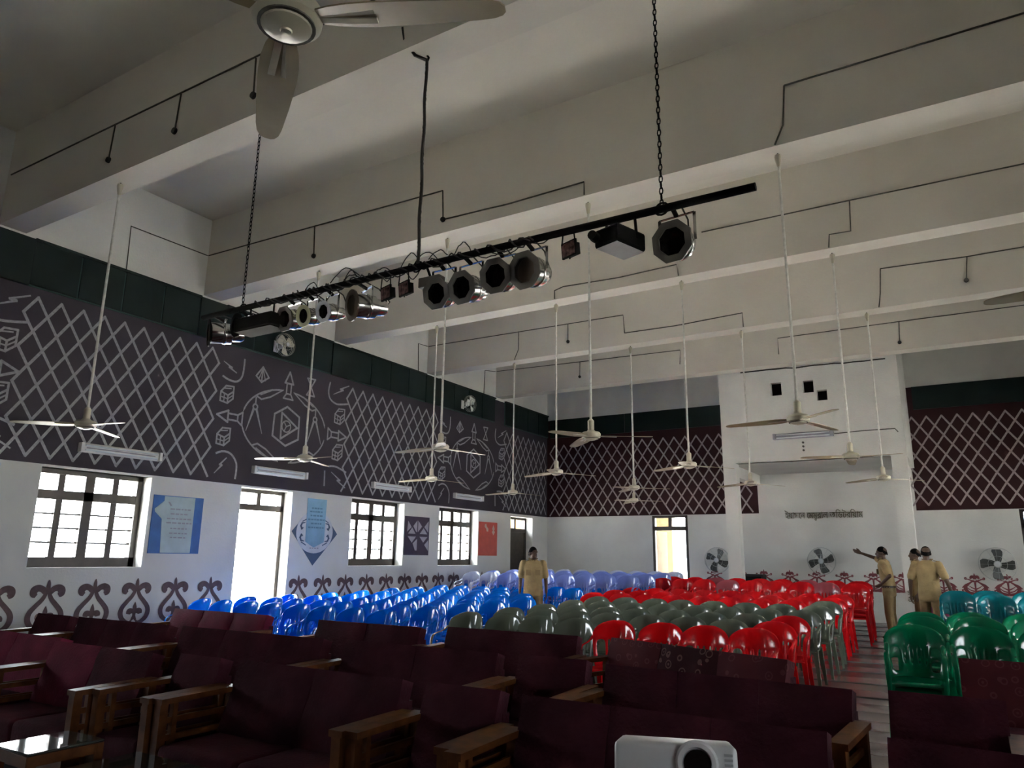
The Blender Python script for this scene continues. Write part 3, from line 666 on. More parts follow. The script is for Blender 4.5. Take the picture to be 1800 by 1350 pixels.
pf('figure', [(15.6,2.1),(15.66,2.2),(15.72,2.1),(15.68,2.07),(15.73,2.03),(15.66,1.95),(15.59,2.03),(15.64,2.07)], 'poster_cream', .012, .014)

# ------------------------------------------------------------------ spotlight bar
BYB, BZ = 4.14, 3.6
bar = tag(empty('lighting_bar', (-3.4, BYB, BZ)), 'black steel pipe with tangled cables hung on chains below the beam', 'lighting bar')
MB().lathe([(.026, -2.52), (.026, 2.56)], 14, 'x').build('pipe', 'black_metal', bar, smooth=True)
rnd = random.Random(11)
for k in range(9):
    a = rnd.uniform(-1.9, 1.2); l = rnd.uniform(.5, 1.3)
    n = 22; ph = rnd.uniform(0, 6)
    pts = [(a+l*i/n, .034*math.cos(ph+i*1.1), .03*math.sin(ph+i*1.1)+.012*math.sin(i*.7)) for i in range(n+1)]
    MB().tube(pts, .006, 5).build('wound_cable', 'wire_black', bar)
for k in range(15):
    x = rnd.uniform(-1.3, 1.15); l = rnd.uniform(.12, .32); h = rnd.uniform(.04, .13)*rnd.choice((1, -.9)); y = rnd.uniform(-.05, .06)
    pts = [(x+l*i/8, y, .02+h*math.sin(PI*i/8)+rnd.uniform(-.006, .006)) for i in range(9)]
    MB().tube(pts, .0045, 5).build('loose_cable', 'wire_black', bar)
def chain(x, top, bot, label, wrap=False):
    mb = MB(); L = .055; n = int((top-bot)/(L*.74))
    for i in range(n):
        z = bot+(i+.5)*(top-bot)/n; a = (i % 2)*PI/2
        pts = [(.011*math.cos(t)*math.cos(a), .011*math.cos(t)*math.sin(a), z+.027*math.sin(t)) for t in [2*PI*k/8 for k in range(9)]]
        mb.tube(pts, .0042, 4, False)
    e = tag(empty('hanging_chain', (x, BYB, 0)), label, 'chain')
    mb.build('links', 'black_metal', e)
    MB().tube([(0,0,top-.02),(.02,0,top+.03),(0,0,top+.06)], .01, 6).build('hook', 'black_metal', e)
    if wrap:
        MB().tube([(.012+.006*math.sin(i*.9), -.015, bot+(top-bot)*i/24) for i in range(25)], .013, 6).build('power_cable', 'wire_black', e)
        MB().tube([(.01,-.015,top),(-.06,-.08,top+.03),(-.12,-.15,top+.15),(-.14,-.155,top+.27)], .014, 6).build('power_cable', 'wire_black', e)
    MB().tube([(.0+.045*math.cos(t), .045*math.sin(t)*.2, bot-.02+.045*math.sin(t)) for t in [2*PI*k/12 for k in range(13)]], .007, 5, False).build('clamp_loop', 'black_metal', e)
chain(-5.37, 5.40, 3.62, 'left chain holding the spotlight bar, in front of the green boards')
chain(-3.37, 5.40, 3.62, 'middle chain with a thick cable taped along it', True)
chain(-1.42, 5.40, 3.62, 'right chain holding the spotlight bar near its free end')
def parcan(label, x, dz, dirv, r=.085, L=.2, body='chrome', frame='gel_frame', lens='lens_dark', octo=True, yoke='chrome'):
    """par can spotlight hung from the bar at x; dirv = beam direction"""
    e = tag(empty('par_spotlight', (x, BYB, BZ)), label, 'spotlight', 'par spotlights on the bar')
    d = Vector(dirv).normalized(); q = d.to_track_quat('Y', 'Z'); mtx = Matrix.Translation((0, 0, dz)) @ q.to_matrix().to_4x4()
    def tr(mb): mb.v = [tuple(mtx @ Vector(p)) for p in mb.v]; return mb
    tr(MB().lathe([(0, -L*1.15), (r*.55, -L*1.12), (r*.7, -L*1.02), (r*.72, -L*.75), (r*.95, -L*.7), (r*.98, -L*.5), (r*.98, .0), (r*.94, .005), (r*.92, -L*.3), (0, -L*.34)], 20, 'y')).build('can_body', body, e, smooth=True)
    tr(MB().lathe([(r*1.0, -L*.52), (r*1.03, -L*.5), (r*1.03, -L*.44), (r*1.0, -L*.42)], 20, 'y', caps=False)).build('rib_ring', body, e, smooth=True)
    tr(MB().lathe([(0, -.06), (r*.9, -.055), (r*.92, -.05)], 20, 'y')).build('lens', lens, e, smooth=True)
    mb = MB(); n = 8 if octo else 20; ro, ri = r*1.3, r*.86
    out = [(ro*math.cos(2*PI*(k+.5)/n), ro*math.sin(2*PI*(k+.5)/n)) for k in range(n)]; inn = [(ri*math.cos(2*PI*(k+.5)/n), ri*math.sin(2*PI*(k+.5)/n)) for k in range(n)]
    rings = [[(u, y, v) for u, v in pts] for pts, y in ((inn, .0), (out, .0), (out, .012), (inn, .012), (inn, .0))]
    mb.rings(rings, False); tr(mb).build('gel_frame', frame, e)
    # yoke: strap from the pipe down both sides of the can
    s = d.cross(Vector((0,0,1))).normalized(); c = Vector((0,0,dz))-d*L*.45
    t = Vector((0,0,-.03))
    MB().bar(c+s*r*1.1, c+s*r*1.1+Vector((0,0,-dz-.05)), .02, .004, d).bar(c-s*r*1.1, c-s*r*1.1+Vector((0,0,-dz-.05)), .02, .004, d).bar(c+s*r*1.12+Vector((0,0,-dz-.05)), c-s*r*1.12+Vector((0,0,-dz-.05)), .02, .004).build('yoke', yoke, e)
    ctop = c+Vector((0,0,-dz-.05)); MB().bar(ctop, (ctop.x*.2, ctop.y*.2, .0), .024, .02).build('clamp', 'black_metal', e)
    p0 = Vector((0,0,dz))-d*L*1.1
    MB().tube([p0, p0+Vector((.02,.03,.06)), p0*.5+Vector((.05,.05,.06)), (.05,.02,.02)], .006, 5).build('cable', 'wire_black', e)
    return e
parcan('chrome spotlight at the left end of the bar, turned sideways', -5.80, -.165, (-.5, -.86, -.08), .1, .27, octo=False, frame='black_metal')
parcan('black short spotlight beside the sideways chrome one', -5.42, -.15, (-.2, -.97, -.1), .085, .2, body='black_metal', frame='black_metal', octo=False)
parcan('grey spotlight with octagon frame right of the black striplight', -4.80, -.19, (-.08, -.97, -.2), .088, .2)
parcan('small spotlight with a yellowed front frame', -4.57, -.20, (-.12, -.97, -.2), .072, .19, octo=False, frame='yellow_frame')
parcan('small spotlight with pale octagon frame left of the big brown one', -4.34, -.20, (-.08, -.97, -.2), .072, .19, frame='ornament_white')
parcan('large brown fronted chrome spotlight turned left, before the two small floodlights', -4.02, -.2, (-.4, -.9, -.12), .1, .26, lens='brown_gel', octo=False, frame='brown_gel')
parcan('octagon spotlight just right of the middle chain, lowest of its four', -3.18, -.25, (.0, -.97, -.22), .096, .2)
parcan('octagon spotlight second right of the middle chain', -2.95, -.245, (-.1, -.97, -.2), .1, .23)
parcan('octagon spotlight third right of the middle chain', -2.66, -.21, (.0, -.97, -.2), .103, .22)
parcan('octagon spotlight with brown lens fourth right of the middle chain', -2.42, -.215, (-.12, -.97, -.18), .108, .22, lens='brown_gel')
parcan('single octagon spotlight near the free right end of the bar', -1.36, -.235, (-.12, -.97, -.15), .108, .17)
def flood(label, x, dz, dirv):
    e = tag(empty('floodlight', (x, BYB, BZ)), label, 'floodlight', 'small halogen floodlights on the bar')
    q = Vector(dirv).normalized().to_track_quat('Y', 'Z'); mtx = Matrix.Translation((0,0,dz)) @ q.to_matrix().to_4x4()
    def tr(mb): mb.v = [tuple(mtx @ Vector(p)) for p in mb.v]; return mb
    tr(MB().prism([(-.07,-.055),(.07,-.055),(.07,.055),(-.07,.055)], lambda u, v, t: (u, t, v), -.015, .0).prism([(-.05,-.04),(.05,-.04),(.05,.04),(-.05,.04)], lambda u, v, t: (u, t, v), -.06, -.015)).build('housing', 'black_metal', e)
    tr(MB().prism([(-.06,-.045),(.06,-.045),(.06,.045),(-.06,.045)], lambda u, v, t: (u, t, v), 0, .004)).build('glass', 'flood_glass', e)
    MB().bar((-.05, 0, dz+.03), (-.04, 0, 0), .01, .004).bar((.05, 0, dz+.03), (.04, 0, 0), .01, .004).build('bracket', 'black_metal', e)
    tr(MB().tube([(0,-.005,-.055),(0,-.005,-.07)], .006, 6)).build('latch_screw', 'black_metal', e)
flood('small black floodlight left of its twin under the bar', -3.68, -.155, (-.3, -.95, -.1))
flood('small black floodlight right of its twin under the bar', -3.5, -.15, (-.3, -.95, -.1))
flood('small black floodlight with reddish glass beside the black box light', -2.08, -.13, (-.35, -.93, -.1))
# rectangular fixtures
e = tag(empty('strip_light', (-5.1, BYB, BZ)), 'long black strip light hung between the black and octagon spotlights', 'strip light')
me = MB().box((-.24, -.1, -.25), (.24, .06, -.13)).mesh('housing', 'black_metal'); link('housing', bevel(me, .012), e)
MB().box((-.23, -.09, -.256), (.23, .09, -.25)).build('reflector', 'black_metal', e)
for x in (-.15, .15): MB().bar((x, 0, -.11), (x, 0, 0), .018, .006).build('hanger', 'black_metal', e)
e = tag(empty('box_projector_light', (-1.70, BYB, BZ)), 'black box shaped effect light with pale underside near the right chain', 'stage light')
me = MB().box((-.1, -.15, -.225), (.1, .13, -.1)).mesh('housing', 'black_metal'); link('housing', bevel(me, .018), e).rotation_euler = (0, 0, R(-18))
o = MB().box((-.085, -.14, -.228), (.085, .12, -.224)).build('base_plate', 'vent_grey', e); o.rotation_euler = (0, 0, R(-18))
MB().lathe([(.03, -.05), (.034, 0), (.03, .03)], 12, 'y', (-.12, -.14, -.16)).build('front_lens', 'black_metal', e)
for x in (-.108, .108): MB().bar((x, 0, -.16), (x*.9, 0, -.005), .018, .006).build('bracket', 'black_metal', e)
MB().bar((-.13, 0, -.02), (.13, 0, -.02), .018, .006).build('bracket', 'black_metal', e)
e = tag(empty('dimmer_box', (-3.30, BYB+.08, BZ)), 'small grey connector box behind the first octagon spotlight', 'box')
me = MB().box((-.1, -.03, -.15), (.1, .05, -.07)).mesh('case', 'gel_frame'); link('case', bevel(me, .006), e)
MB().bar((0,0,-.08), (0,-.06,0), .02, .006).build('hanger', 'black_metal', e)

# ------------------------------------------------------------------ plastic armchairs
def chair_mesh(name, matname):
    mb = MB()
    us = [-1, -.84, -.52, -.41, -.33, -.17, -.09, .09, .17, .33, .41, .52, .84, 1]
    zs = [.40, .47, .52, .60, .66, .70, .74, .775, .803, .825, .838]
    def wz(z): return .195+.037*(z-.4)/.3 if z < .7 else .232*max(.02, 1-((z-.7)/.1395)**2.3)**(1/2.3)
    def pos(u, z):
        x = u*wz(z); rim = max(max(0, (abs(u)-.8)/.2)*(1 if z > .6 else .3), max(0, (z-.79)/.048))
        return (x, .165+.075*(z-.4)/.44-.12*min(1, abs(x)/.232)**2+.018*rim**2, z)
    vid = {}
    vs_ = []; fs = []
    for i, u in enumerate(us):
        for j, z in enumerate(zs): vid[i, j] = len(vs_); vs_.append(pos(u, z))
    for i in range(len(us)-1):
        for j in range(len(zs)-1):
            um, zm = (us[i]+us[i+1])/2, (zs[j]+zs[j+1])/2
            if .52 < abs(um) < .84 and .47 < zm < .66: continue
            if (.33 < abs(um) < .41 or .09 < abs(um) < .17) and .52 < zm < .66: continue
            fs.append((vid[i, j], vid[i+1, j], vid[i+1, j+1], vid[i, j+1]))
    mb.add(vs_, fs)
    # seat shell, front lip turned down
    xs = [-.2, -.17, -.08, 0, .08, .17, .2]; yy = [-.235, -.225, -.18, -.08, .04, .13, .17]
    vs_ = [(x*(1-.08*(j/6)), y, .40 if j == 0 else .425-.018*(1-(x/.2)**2)*math.sin(PI*min(1, max(0, (y+.22)/.39)))-(.02 if abs(x) > .19 else 0)) for j, y in enumerate(yy) for x in xs]
    n = len(xs); fs = [(j*n+i, j*n+i+1, (j+1)*n+i+1, (j+1)*n+i) for j in range(len(yy)-1) for i in range(n-1)]
    mb.add(vs_, fs)
    # arms: flat ribbons from the back edge forward and down to the front corners
    for s in (1, -1):
        path = [(.21, .085, .70), (.209, .045, .66), (.208, -.06, .637), (.207, -.16, .63), (.205, -.215, .60), (.2, -.235, .52), (.195, -.235, .42)]
        vs_ = []
        for i, p in enumerate(path):
            vs_.append((s*(p[0]-.02), p[1], p[2]+.003)); vs_.append((s*(p[0]+.02), p[1], p[2]-.004))
        mb.add(vs_, [(2*i, 2*i+1, 2*i+3, 2*i+2) for i in range(len(path)-1)])
    ob = mb.build(name, matname)
    ob.modifiers.new('s', 'SOLIDIFY').thickness = .011; ob.modifiers[-1].offset = 0
    ob.modifiers.new('d', 'SUBSURF').levels = 1
    me = apply_mods(ob); bpy.data.objects.remove(ob)
    bm = bmesh.new(); bm.from_mesh(me)
    lg = MB()
    for s in (1, -1):
        lg.bar((s*.185, -.205, .43), (s*.215, -.24, 0), .055, .04, (0,1,0), .03, .022); lg.bar((s*.17, .14, .43), (s*.2, .235, 0), .055, .04, (0,1,0), .03, .022)
    tmp = lg.mesh('tmp', matname); bm.from_mesh(tmp); bm.to_mesh(me); bm.free(); bpy.data.meshes.remove(tmp)
    me.polygons.foreach_set('use_smooth', [True]*len(me.polygons)); me.set_sharp_from_angle(angle=R(50))
    me.name = name; return me
CH = {c: chair_mesh('plastic_armchair', 'plastic_'+c) for c in ('blue', 'pale', 'clear', 'olive', 'red', 'pink', 'green', 'teal')}
crnd = random.Random(21)
def chair(c, x, y, label, group, z=None, rz=0):
    o = link('plastic_armchair', CH[c], None, (x, y, floor_z(y-.24) if z is None else z)); o.rotation_euler = (0, 0, rz)
    return tag(o, label, 'chair', group)
def stack(c, x, y, n, label, group, dz=.072, mix=None):
    z = floor_z(y-.24); rz = crnd.uniform(-.06, .06)
    for k in range(n):
        pos = 'topmost of' if k == n-1 else 'lowest in' if k == 0 else ORD[k+1]+' from the floor in'
        chair((mix[k % len(mix)] if mix else c), x, y+.006*k, label[0]+', '+pos+' '+label[1], group, z+dz*k+.0, rz)
def jit(): return crnd.uniform(-.02, .02), crnd.uniform(-.04, .04), crnd.uniform(-.05, .05)
ROW = [6.97+.9*k for k in range(9)]
colx = lambda j: -1.72-.447*j
# olive block with the red chairs at its front right
lay = {0: ['red']*4+['olive']*4, 1: ['red']+['olive']*7, 2: ['red']+['olive']*7, 3: ['olive']*8, 4: ['olive']*8, 5: ['olive']+['red']*8, 6: ['red']*9, 7: ['red']*9}
cnt = {}
for k, row in lay.items():
    for j, c in enumerate(row):
        dx, dy, rz = jit()
        nm = {'red': 'red', 'olive': 'olive green'}[c]
        lab = '%s plastic armchair in the %s row behind the sofas, %s from the aisle' % (nm, ORD[k+1], ORD[j+1])
        chair(c, colx(j)+dx-.02*k, ROW[k]+dy, lab, nm+' chairs left of the aisle', rz=rz)
# red stacks at the back
for k, y in enumerate((14.3, 15.15)):
    for j in range(9):
        dx, dy, rz = jit(); n = 3
        stack('red', -1.75-.44*j+dx-.03*k, y+dy, n, ('red plastic armchair', 'the %s %s stack from the aisle' % (ORD[j+1], 'front' if k == 0 else 'rear')), 'stacked red chairs', mix=['red', 'red', 'pink' if (j+k*3) % 4 == 1 else 'red'])
# bright blue block
for k in range(8):
    y = 6.62+.78*k
    for j in range(8):
        dx, dy, rz = jit()
        x = -5.78-.459*j
        if x > -.565*y-.1: continue
        lab = 'bright blue plastic armchair in the %s blue row, %s from the left wall' % (ORD[k+1], ORD[8-j])
        chair('blue', x+dx+(.0 if k else .0), y+dy, lab, 'bright blue chairs', rz=rz)
for k, (x, y) in enumerate([(-6.78, 12.75), (-6.3, 12.5)]): chair('blue', x, y, ['bright blue plastic armchair just right of the standing man', 'bright blue plastic armchair second right of the standing man'][k], 'bright blue chairs')
# pale blue stacks behind
for k in range(4):
    y = 13.35+.85*k
    for j in range(9):
        dx, dy, rz = jit(); n = 4
        stack('pale', -5.55-.45*j+dx, y+dy, n, ('pale blue plastic armchair', 'stack %s from left, pale row %s' % (ORD[9-j], ORD[k+1])), 'stacked pale blue chairs', mix=['pale', 'blue', 'pale', 'clear' if (j > 6 and k < 1) or k == 3 else 'pale'])
# green and teal stacks right of the aisle
for k, (x, y) in enumerate([(-.46, 7.2), (-.45, 8.35), (-.5, 9.1), (.02, 7.35), (.03, 8.65), (-.05, 9.4), (.5, 7.4), (.5, 8.6), (.45, 9.5), (.95, 7.5), (.95, 8.7)]):
    c_, r_ = [('left', 'front'), ('left', 'middle'), ('left', 'rear'), ('second', 'front'), ('second', 'middle'), ('second', 'rear'), ('third', 'front'), ('third', 'middle'), ('third', 'rear'), ('fourth', 'front'), ('fourth', 'middle')][k]
    stack('green', x, y, 2, ('dark green plastic armchair', 'the %s stack of the %s green column' % (r_, c_)), 'stacked dark green chairs', .085)
for k, (x, y) in enumerate([(-.2, 12.7), (.27, 12.2), (.72, 12.0), (.2, 13.1), (.7, 13.0)]):
    stack('teal', x, y, 3, ('teal plastic armchair', ['the left teal stack by the standing men', 'the front middle teal stack', 'the front right teal stack', 'the rear middle teal stack', 'the rear right teal stack'][k]), 'stacked teal chairs')

# ------------------------------------------------------------------ sofas with wooden arms
def cushion(a, b, r=.035, seg=3):
    return bevel(MB().box(a, b).mesh('cushion'), r, seg)
def slab(x0, x1, y0, z0, y1, z1, th, m, name, parent, wob=.007, seed=0, r=.018):
    """upholstered slab standing between (y0,z0) and (y1,z1), with a slightly uneven front"""
    rr = random.Random(seed); d = Vector((0, y1-y0, z1-z0)); L = d.length; d.normalize(); nrm = Vector((0, -d.z, d.y))
    mb = MB(); nx, nz = 8, 6; F = []; Bk = []
    for j in range(nz+1):
        for i in range(nx+1):
            u, v = i/nx, j/nz
            edge = min(1, min(u, 1-u)*nx/1.2)*min(1, min(v, 1-v)*nz/1.0)
            p = Vector((x0+(x1-x0)*u, y0, z0))+d*L*v
            F.append(p+nrm*(th/2-r*(1-edge)+rr.uniform(-wob, wob))); Bk.append(p-nrm*(th/2-r*(1-edge)))
    n = nx+1; o = len(F); fs = [(j*n+i, j*n+i+1, (j+1)*n+i+1, (j+1)*n+i) for j in range(nz) for i in range(nx)]
    fs += [tuple(o+q for q in reversed(f)) for f in fs[:nz*nx]]
    ring = [i for i in range(n)]+[j*n+nx for j in range(1, nz+1)]+[nz*n+i for i in range(nx-1, -1, -1)]+[j*n for j in range(nz-1, 0, -1)]
    for i in range(len(ring)): a, b = ring[i], ring[(i+1) % len(ring)]; fs.append((a, o+a, o+b, b))
    mb.add(F+Bk, fs); return mb.build(name, m, parent, smooth=True)
sid = [0]
def sofa(name, label, cat, x0, x1, yb0, n, mats, yb1=None, arms=(1, 1)):
    """faces -y; x0..x1 overall width; yb = y of the back top; mats for the n back covers"""
    yb1 = yb0 if yb1 is None else yb1
    W = x1-x0; c = (x0+x1)/2; yc = (yb0+yb1)/2; rz = math.atan2(yb1-yb0, x1-x0)
    e = tag(empty(name, (c, yc-.30, 0), rz), label, cat, 'maroon sofas with wooden arms')
    h = W/2; aw = .055
    for s, on in ((-1, arms[0]), (1, arms[1])):
        if not on: continue
        xa = s*(h-aw/2)
        arm = MB().bar((xa, -.30, .645), (xa, .22, .655), aw+.03, .03).build('arm', 'teak', e)
        MB().bar((xa, -.27, 0), (xa, -.27, .64), aw, .05, (0,1,0)).build('front_post', 'teak', arm)
        MB().bar((xa, -.19, .2), (xa, -.19, .64), aw*.6, .03, (0,1,0)).build('inner_post', 'teak', arm)
        MB().bar((xa, .17, 0), (xa, .2, .65), aw, .05, (0,1,0)).build('rear_post', 'teak', arm)
        for z in (.27, .36, .45, .54): MB().bar((xa, -.27, z), (xa, .18, z), .018, .032).build('slat', 'teak', arm)
    ih = h-aw-.004
    MB().box((-ih, -.27, .17), (ih, .2, .27)).build('seat_frame', 'teak', e)
    pw = 2*ih/n
    for k in range(n):
        a, b = -ih+pw*k+.001, -ih+pw*(k+1)-.001; sid[0] += 1
        o = link('seat_cushion', cushion((a, -.30, .27), (b, .16, .43)), e); o.data.materials.append(M['maroon_dark'])
        o.data.polygons.foreach_set('use_smooth', [True]*len(o.data.polygons))
        slab(a-.0, b+.0, .12, .36, .26, .80, .13, mats[k % len(mats)], 'back_cushion', e, seed=sid[0])
    MB().box((-ih, .24, .1), (ih, .30, .7)).build('back_panel', 'maroon_dark', e)
    return e
V, D_, FD, FM = 'maroon_velvet', 'maroon_dark', 'floral_dark', 'floral_maroon'
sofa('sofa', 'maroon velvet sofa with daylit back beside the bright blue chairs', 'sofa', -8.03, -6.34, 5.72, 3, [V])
sofa('sofa', 'short dark maroon sofa in the rear row before the blue chairs', 'sofa', -5.65, -4.26, 5.66, 2, [D_])
sofa('sofa', 'dark maroon sofa in the rear row below the olive chairs', 'sofa', -4.23, -2.78, 5.87, 2, [D_])
sofa('sofa', 'maroon sofa with a dark floral middle cover before the red chairs', 'sofa', -2.76, -1.05, 6.0, 3, [FM, FD, FM], 5.36)
sofa('sofa', 'patterned maroon sofa in front of the dark green chairs', 'sofa', -.19, 1.5, 6.2, 3, [FM], arms=(0, 1))
sofa('armchair', 'single dark maroon armchair at the far left of the middle row', 'armchair', -8.45, -7.72, 4.42, 1, [D_])
sofa('sofa', 'dark maroon sofa below the painted scrolls in the middle row', 'sofa', -7.68, -6.12, 4.42, 3, [D_])
sofa('sofa', 'wide dark maroon sofa in the middle row left of centre', 'sofa', -6.09, -4.25, 4.45, 3, [D_])
sofa('sofa', 'dark maroon sofa at the centre of the middle row', 'sofa', -4.22, -2.72, 4.53, 2, [D_])
sofa('armchair', 'dark maroon armchair between two sofas in the middle row', 'armchair', -2.70, -2.08, 4.57, 1, [D_])
sofa('sofa', 'black looking maroon sofa in the middle row beside the aisle', 'sofa', -2.05, -.53, 4.50, 3, [D_], 4.38)
sofa('armchair', 'dark maroon armchair right of the aisle in the middle row', 'armchair', -.48, .14, 4.48, 1, [D_], arms=(0, 1))
sofa('sofa', 'dark maroon sofa at the right end of the middle row', 'sofa', .17, 1.7, 4.48, 2, [D_])
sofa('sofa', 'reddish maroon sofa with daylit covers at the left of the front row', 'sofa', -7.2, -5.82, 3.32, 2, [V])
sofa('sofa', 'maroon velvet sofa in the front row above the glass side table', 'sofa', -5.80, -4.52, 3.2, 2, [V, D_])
sofa('armchair', 'dark maroon armchair with slatted arms near the glass side table', 'armchair', -4.50, -3.97, 3.3, 1, [D_])
sofa('sofa', 'dark maroon sofa at the centre of the front row', 'sofa', -3.94, -2.55, 3.32, 2, [D_])
sofa('armchair', 'dark maroon armchair right of the central front sofa', 'armchair', -2.53, -1.96, 3.34, 1, [D_])
sofa('sofa', 'black looking maroon sofa in the front row behind the white projector', 'sofa', -1.93, -.47, 3.30, 3, [D_])
sofa('sofa', 'dark sofa at the lower right corner beyond the aisle', 'sofa', -.40, 1.2, 3.34, 2, [D_], 3.26, arms=(0, 1))

# ------------------------------------------------------------------ tables and projector
def glass_table(label, x0, x1, y0, y1, h, rz=0):
    cx, cy_ = (x0+x1)/2, (y0+y1)/2; a, b = (x1-x0)/2, (y1-y0)/2
    e = tag(empty('glass_table', (cx, cy_, 0), rz), label, 'table')
    o = link('glass_top', bevel(MB().box((-a, -b, h-.012), (a, b, h)).mesh('glass_top', 'table_glass'), .004, 1), e)
    MB().bar((-a, -b+.02, h-.04), (a, -b+.02, h-.04), .03, .05).bar((-a, b-.02, h-.04), (a, b-.02, h-.04), .03, .05).bar((-a+.02, -b, h-.04), (-a+.02, b, h-.04), .03, .05).bar((a-.02, -b, h-.04), (a-.02, b, h-.04), .03, .05).build('apron', 'teak', e)
    for sx in (-1, 1):
        for sy in (-1, 1): MB().bar((sx*(a-.025), sy*(b-.025), 0), (sx*(a-.025), sy*(b-.025), h-.015), .045, .045).build('leg', 'teak', e)
    for sx in (-1, 1): MB().bar((sx*(a-.025), -b+.03, .14), (sx*(a-.025), b-.03, .14), .02, .03).build('stretcher', 'teak', e)
    return e
glass_table('small wooden side table with a shining glass top at lower left', -4.29, -3.95, 2.09, 2.47, .50)
glass_table('low glass topped table at the bottom edge right of the side table', -3.88, -3.2, 2.05, 2.62, .42)
e = tag(empty('projector_stand', (-.63, 1.93, 0), R(4)), 'plain dark stand under the white projector', 'stand')
MB().box((-.22, -.16, .845), (.22, .16, .87)).build('top', 'dark_wood', e)
for sx in (-1, 1):
    for sy in (-1, 1): MB().bar((sx*.19, sy*.13, 0), (sx*.19, sy*.13, .845), .035, .035).build('leg', 'dark_wood', e)
pj = tag(empty('projector', (-.672, 1.905, .905), R(19)), 'white projector with a black lens facing the viewer at the bottom edge', 'projector')
link('case', bevel(MB().box((-.15, 0, .012), (.15, .22, .098)).mesh('case', 'projector_white'), .016, 3), pj).data.polygons.foreach_set('use_smooth', [False]*0 or [True]*len(pj.children[0].data.polygons))
hd = MB().lathe([(.05, .02), (.052, -.004), (.046, -.012), (.036, -.012), (.033, .0)], 24, 'y', (.052, .0, .056)).build('lens_surround', 'projector_white', pj, smooth=True)
MB().lathe([(0, -.006), (.02, -.008), (.0335, -.006), (.034, .01)], 24, 'y', (.054, 0, .053)).build('lens', 'lens_dark', pj, smooth=True)
MB().box((.094, -.003, .03), (.103, .002, .068)).build('infrared_window', 'lens_dark', pj)
for k in range(5): MB().box((.118, -.0025, .03+k*.011), (.138, .002, .036+k*.011)).build('vent_slot', 'vent_grey', pj)
MB().box((-.11, -.002, .014), (-.06, .01, .02)).build('badge', 'print_grey', pj)
for x, y in ((-.12, .03), (.12, .03), (0, .2)): MB().lathe([(.012, 0), (.01, .016)], 10, 'z', (x, y, 0)).build('foot', 'black_metal', pj)
pj.rotation_euler = (R(-9), 0, R(19))
# black cabinet under the booth
e = tag(empty('loudspeaker', (-4.25, 17.75, floor_z(17.7))), 'black loudspeaker cabinet showing its top beside the booth column', 'loudspeaker')
link('cabinet', bevel(MB().box((-.25, -.2, 0), (.25, .2, .98)).mesh('cabinet', 'speaker_black'), .015, 2), e)
MB().box((-.22, -.215, .05), (.22, -.2, .93)).build('grille', 'black_metal', e)

# ------------------------------------------------------------------ people
def capsule(mb, p, q, r0, r1, n=12):
    p, q = Vector(p), Vector(q); d = (q-p).normalized()
    pts = [p-d*r0, p-d*r0*.7, p, q, q+d*r1*.7, q+d*r1]; rs = [r0*.05, r0*.72, r0, r1, r1*.72, r1*.05]
    mb.tube(pts, rs, n)
def ell_loft(mb, rows, n=20):
    """rows: (x, y, z, rx, ry)"""
    rr = [[(x+rx*math.cos(2*PI*k/n), y+ry*math.sin(2*PI*k/n), z) for k in range(n)] for x, y, z, rx, ry in rows]
    mb.rings(rr)
def remesh(mb, name, m, parent, vox, sm=4):
    ob = mb.build(name, m, parent)
    md = ob.modifiers.new('r', 'REMESH'); md.mode = 'VOXEL'; md.voxel_size = vox; md.use_smooth_shade = True
    s2 = ob.modifiers.new('s', 'SMOOTH'); s2.factor = .5; s2.iterations = sm
    mats = list(ob.data.materials); me = apply_mods(ob)
    me.materials.clear(); me.materials.append(mats[0]); return ob
def hand(mb, w, d, side, curl=.35):
    """five separate fingers; w wrist, d forearm direction, side = thumb side vector"""
    w, d, side = Vector(w), Vector(d).normalized(), Vector(side).normalized()
    nrm = d.cross(side).normalized()
    for k in range(4):
        off = side*(.03-.02*k); L = (.075, .085, .08, .062)[k]
        capsule(mb, w+off*.5+d*.01, w+off+d*.085, .014, .012, 8)
        a = w+off+d*.085; b = a+(d*math.cos(curl)+nrm*math.sin(curl))*L*.55; c = b+(d*math.cos(curl*2)+nrm*math.sin(curl*2))*L*.45
        capsule(mb, a, b, .0105, .0095, 8); capsule(mb, b, c, .0095, .008, 8)
    t0 = w+side*.022+d*.02; t1 = t0+side*.035+d*.04; capsule(mb, t0, t1, .013, .011, 8); capsule(mb, t1, t1+d*.032+side*.006, .0105, .009, 8)
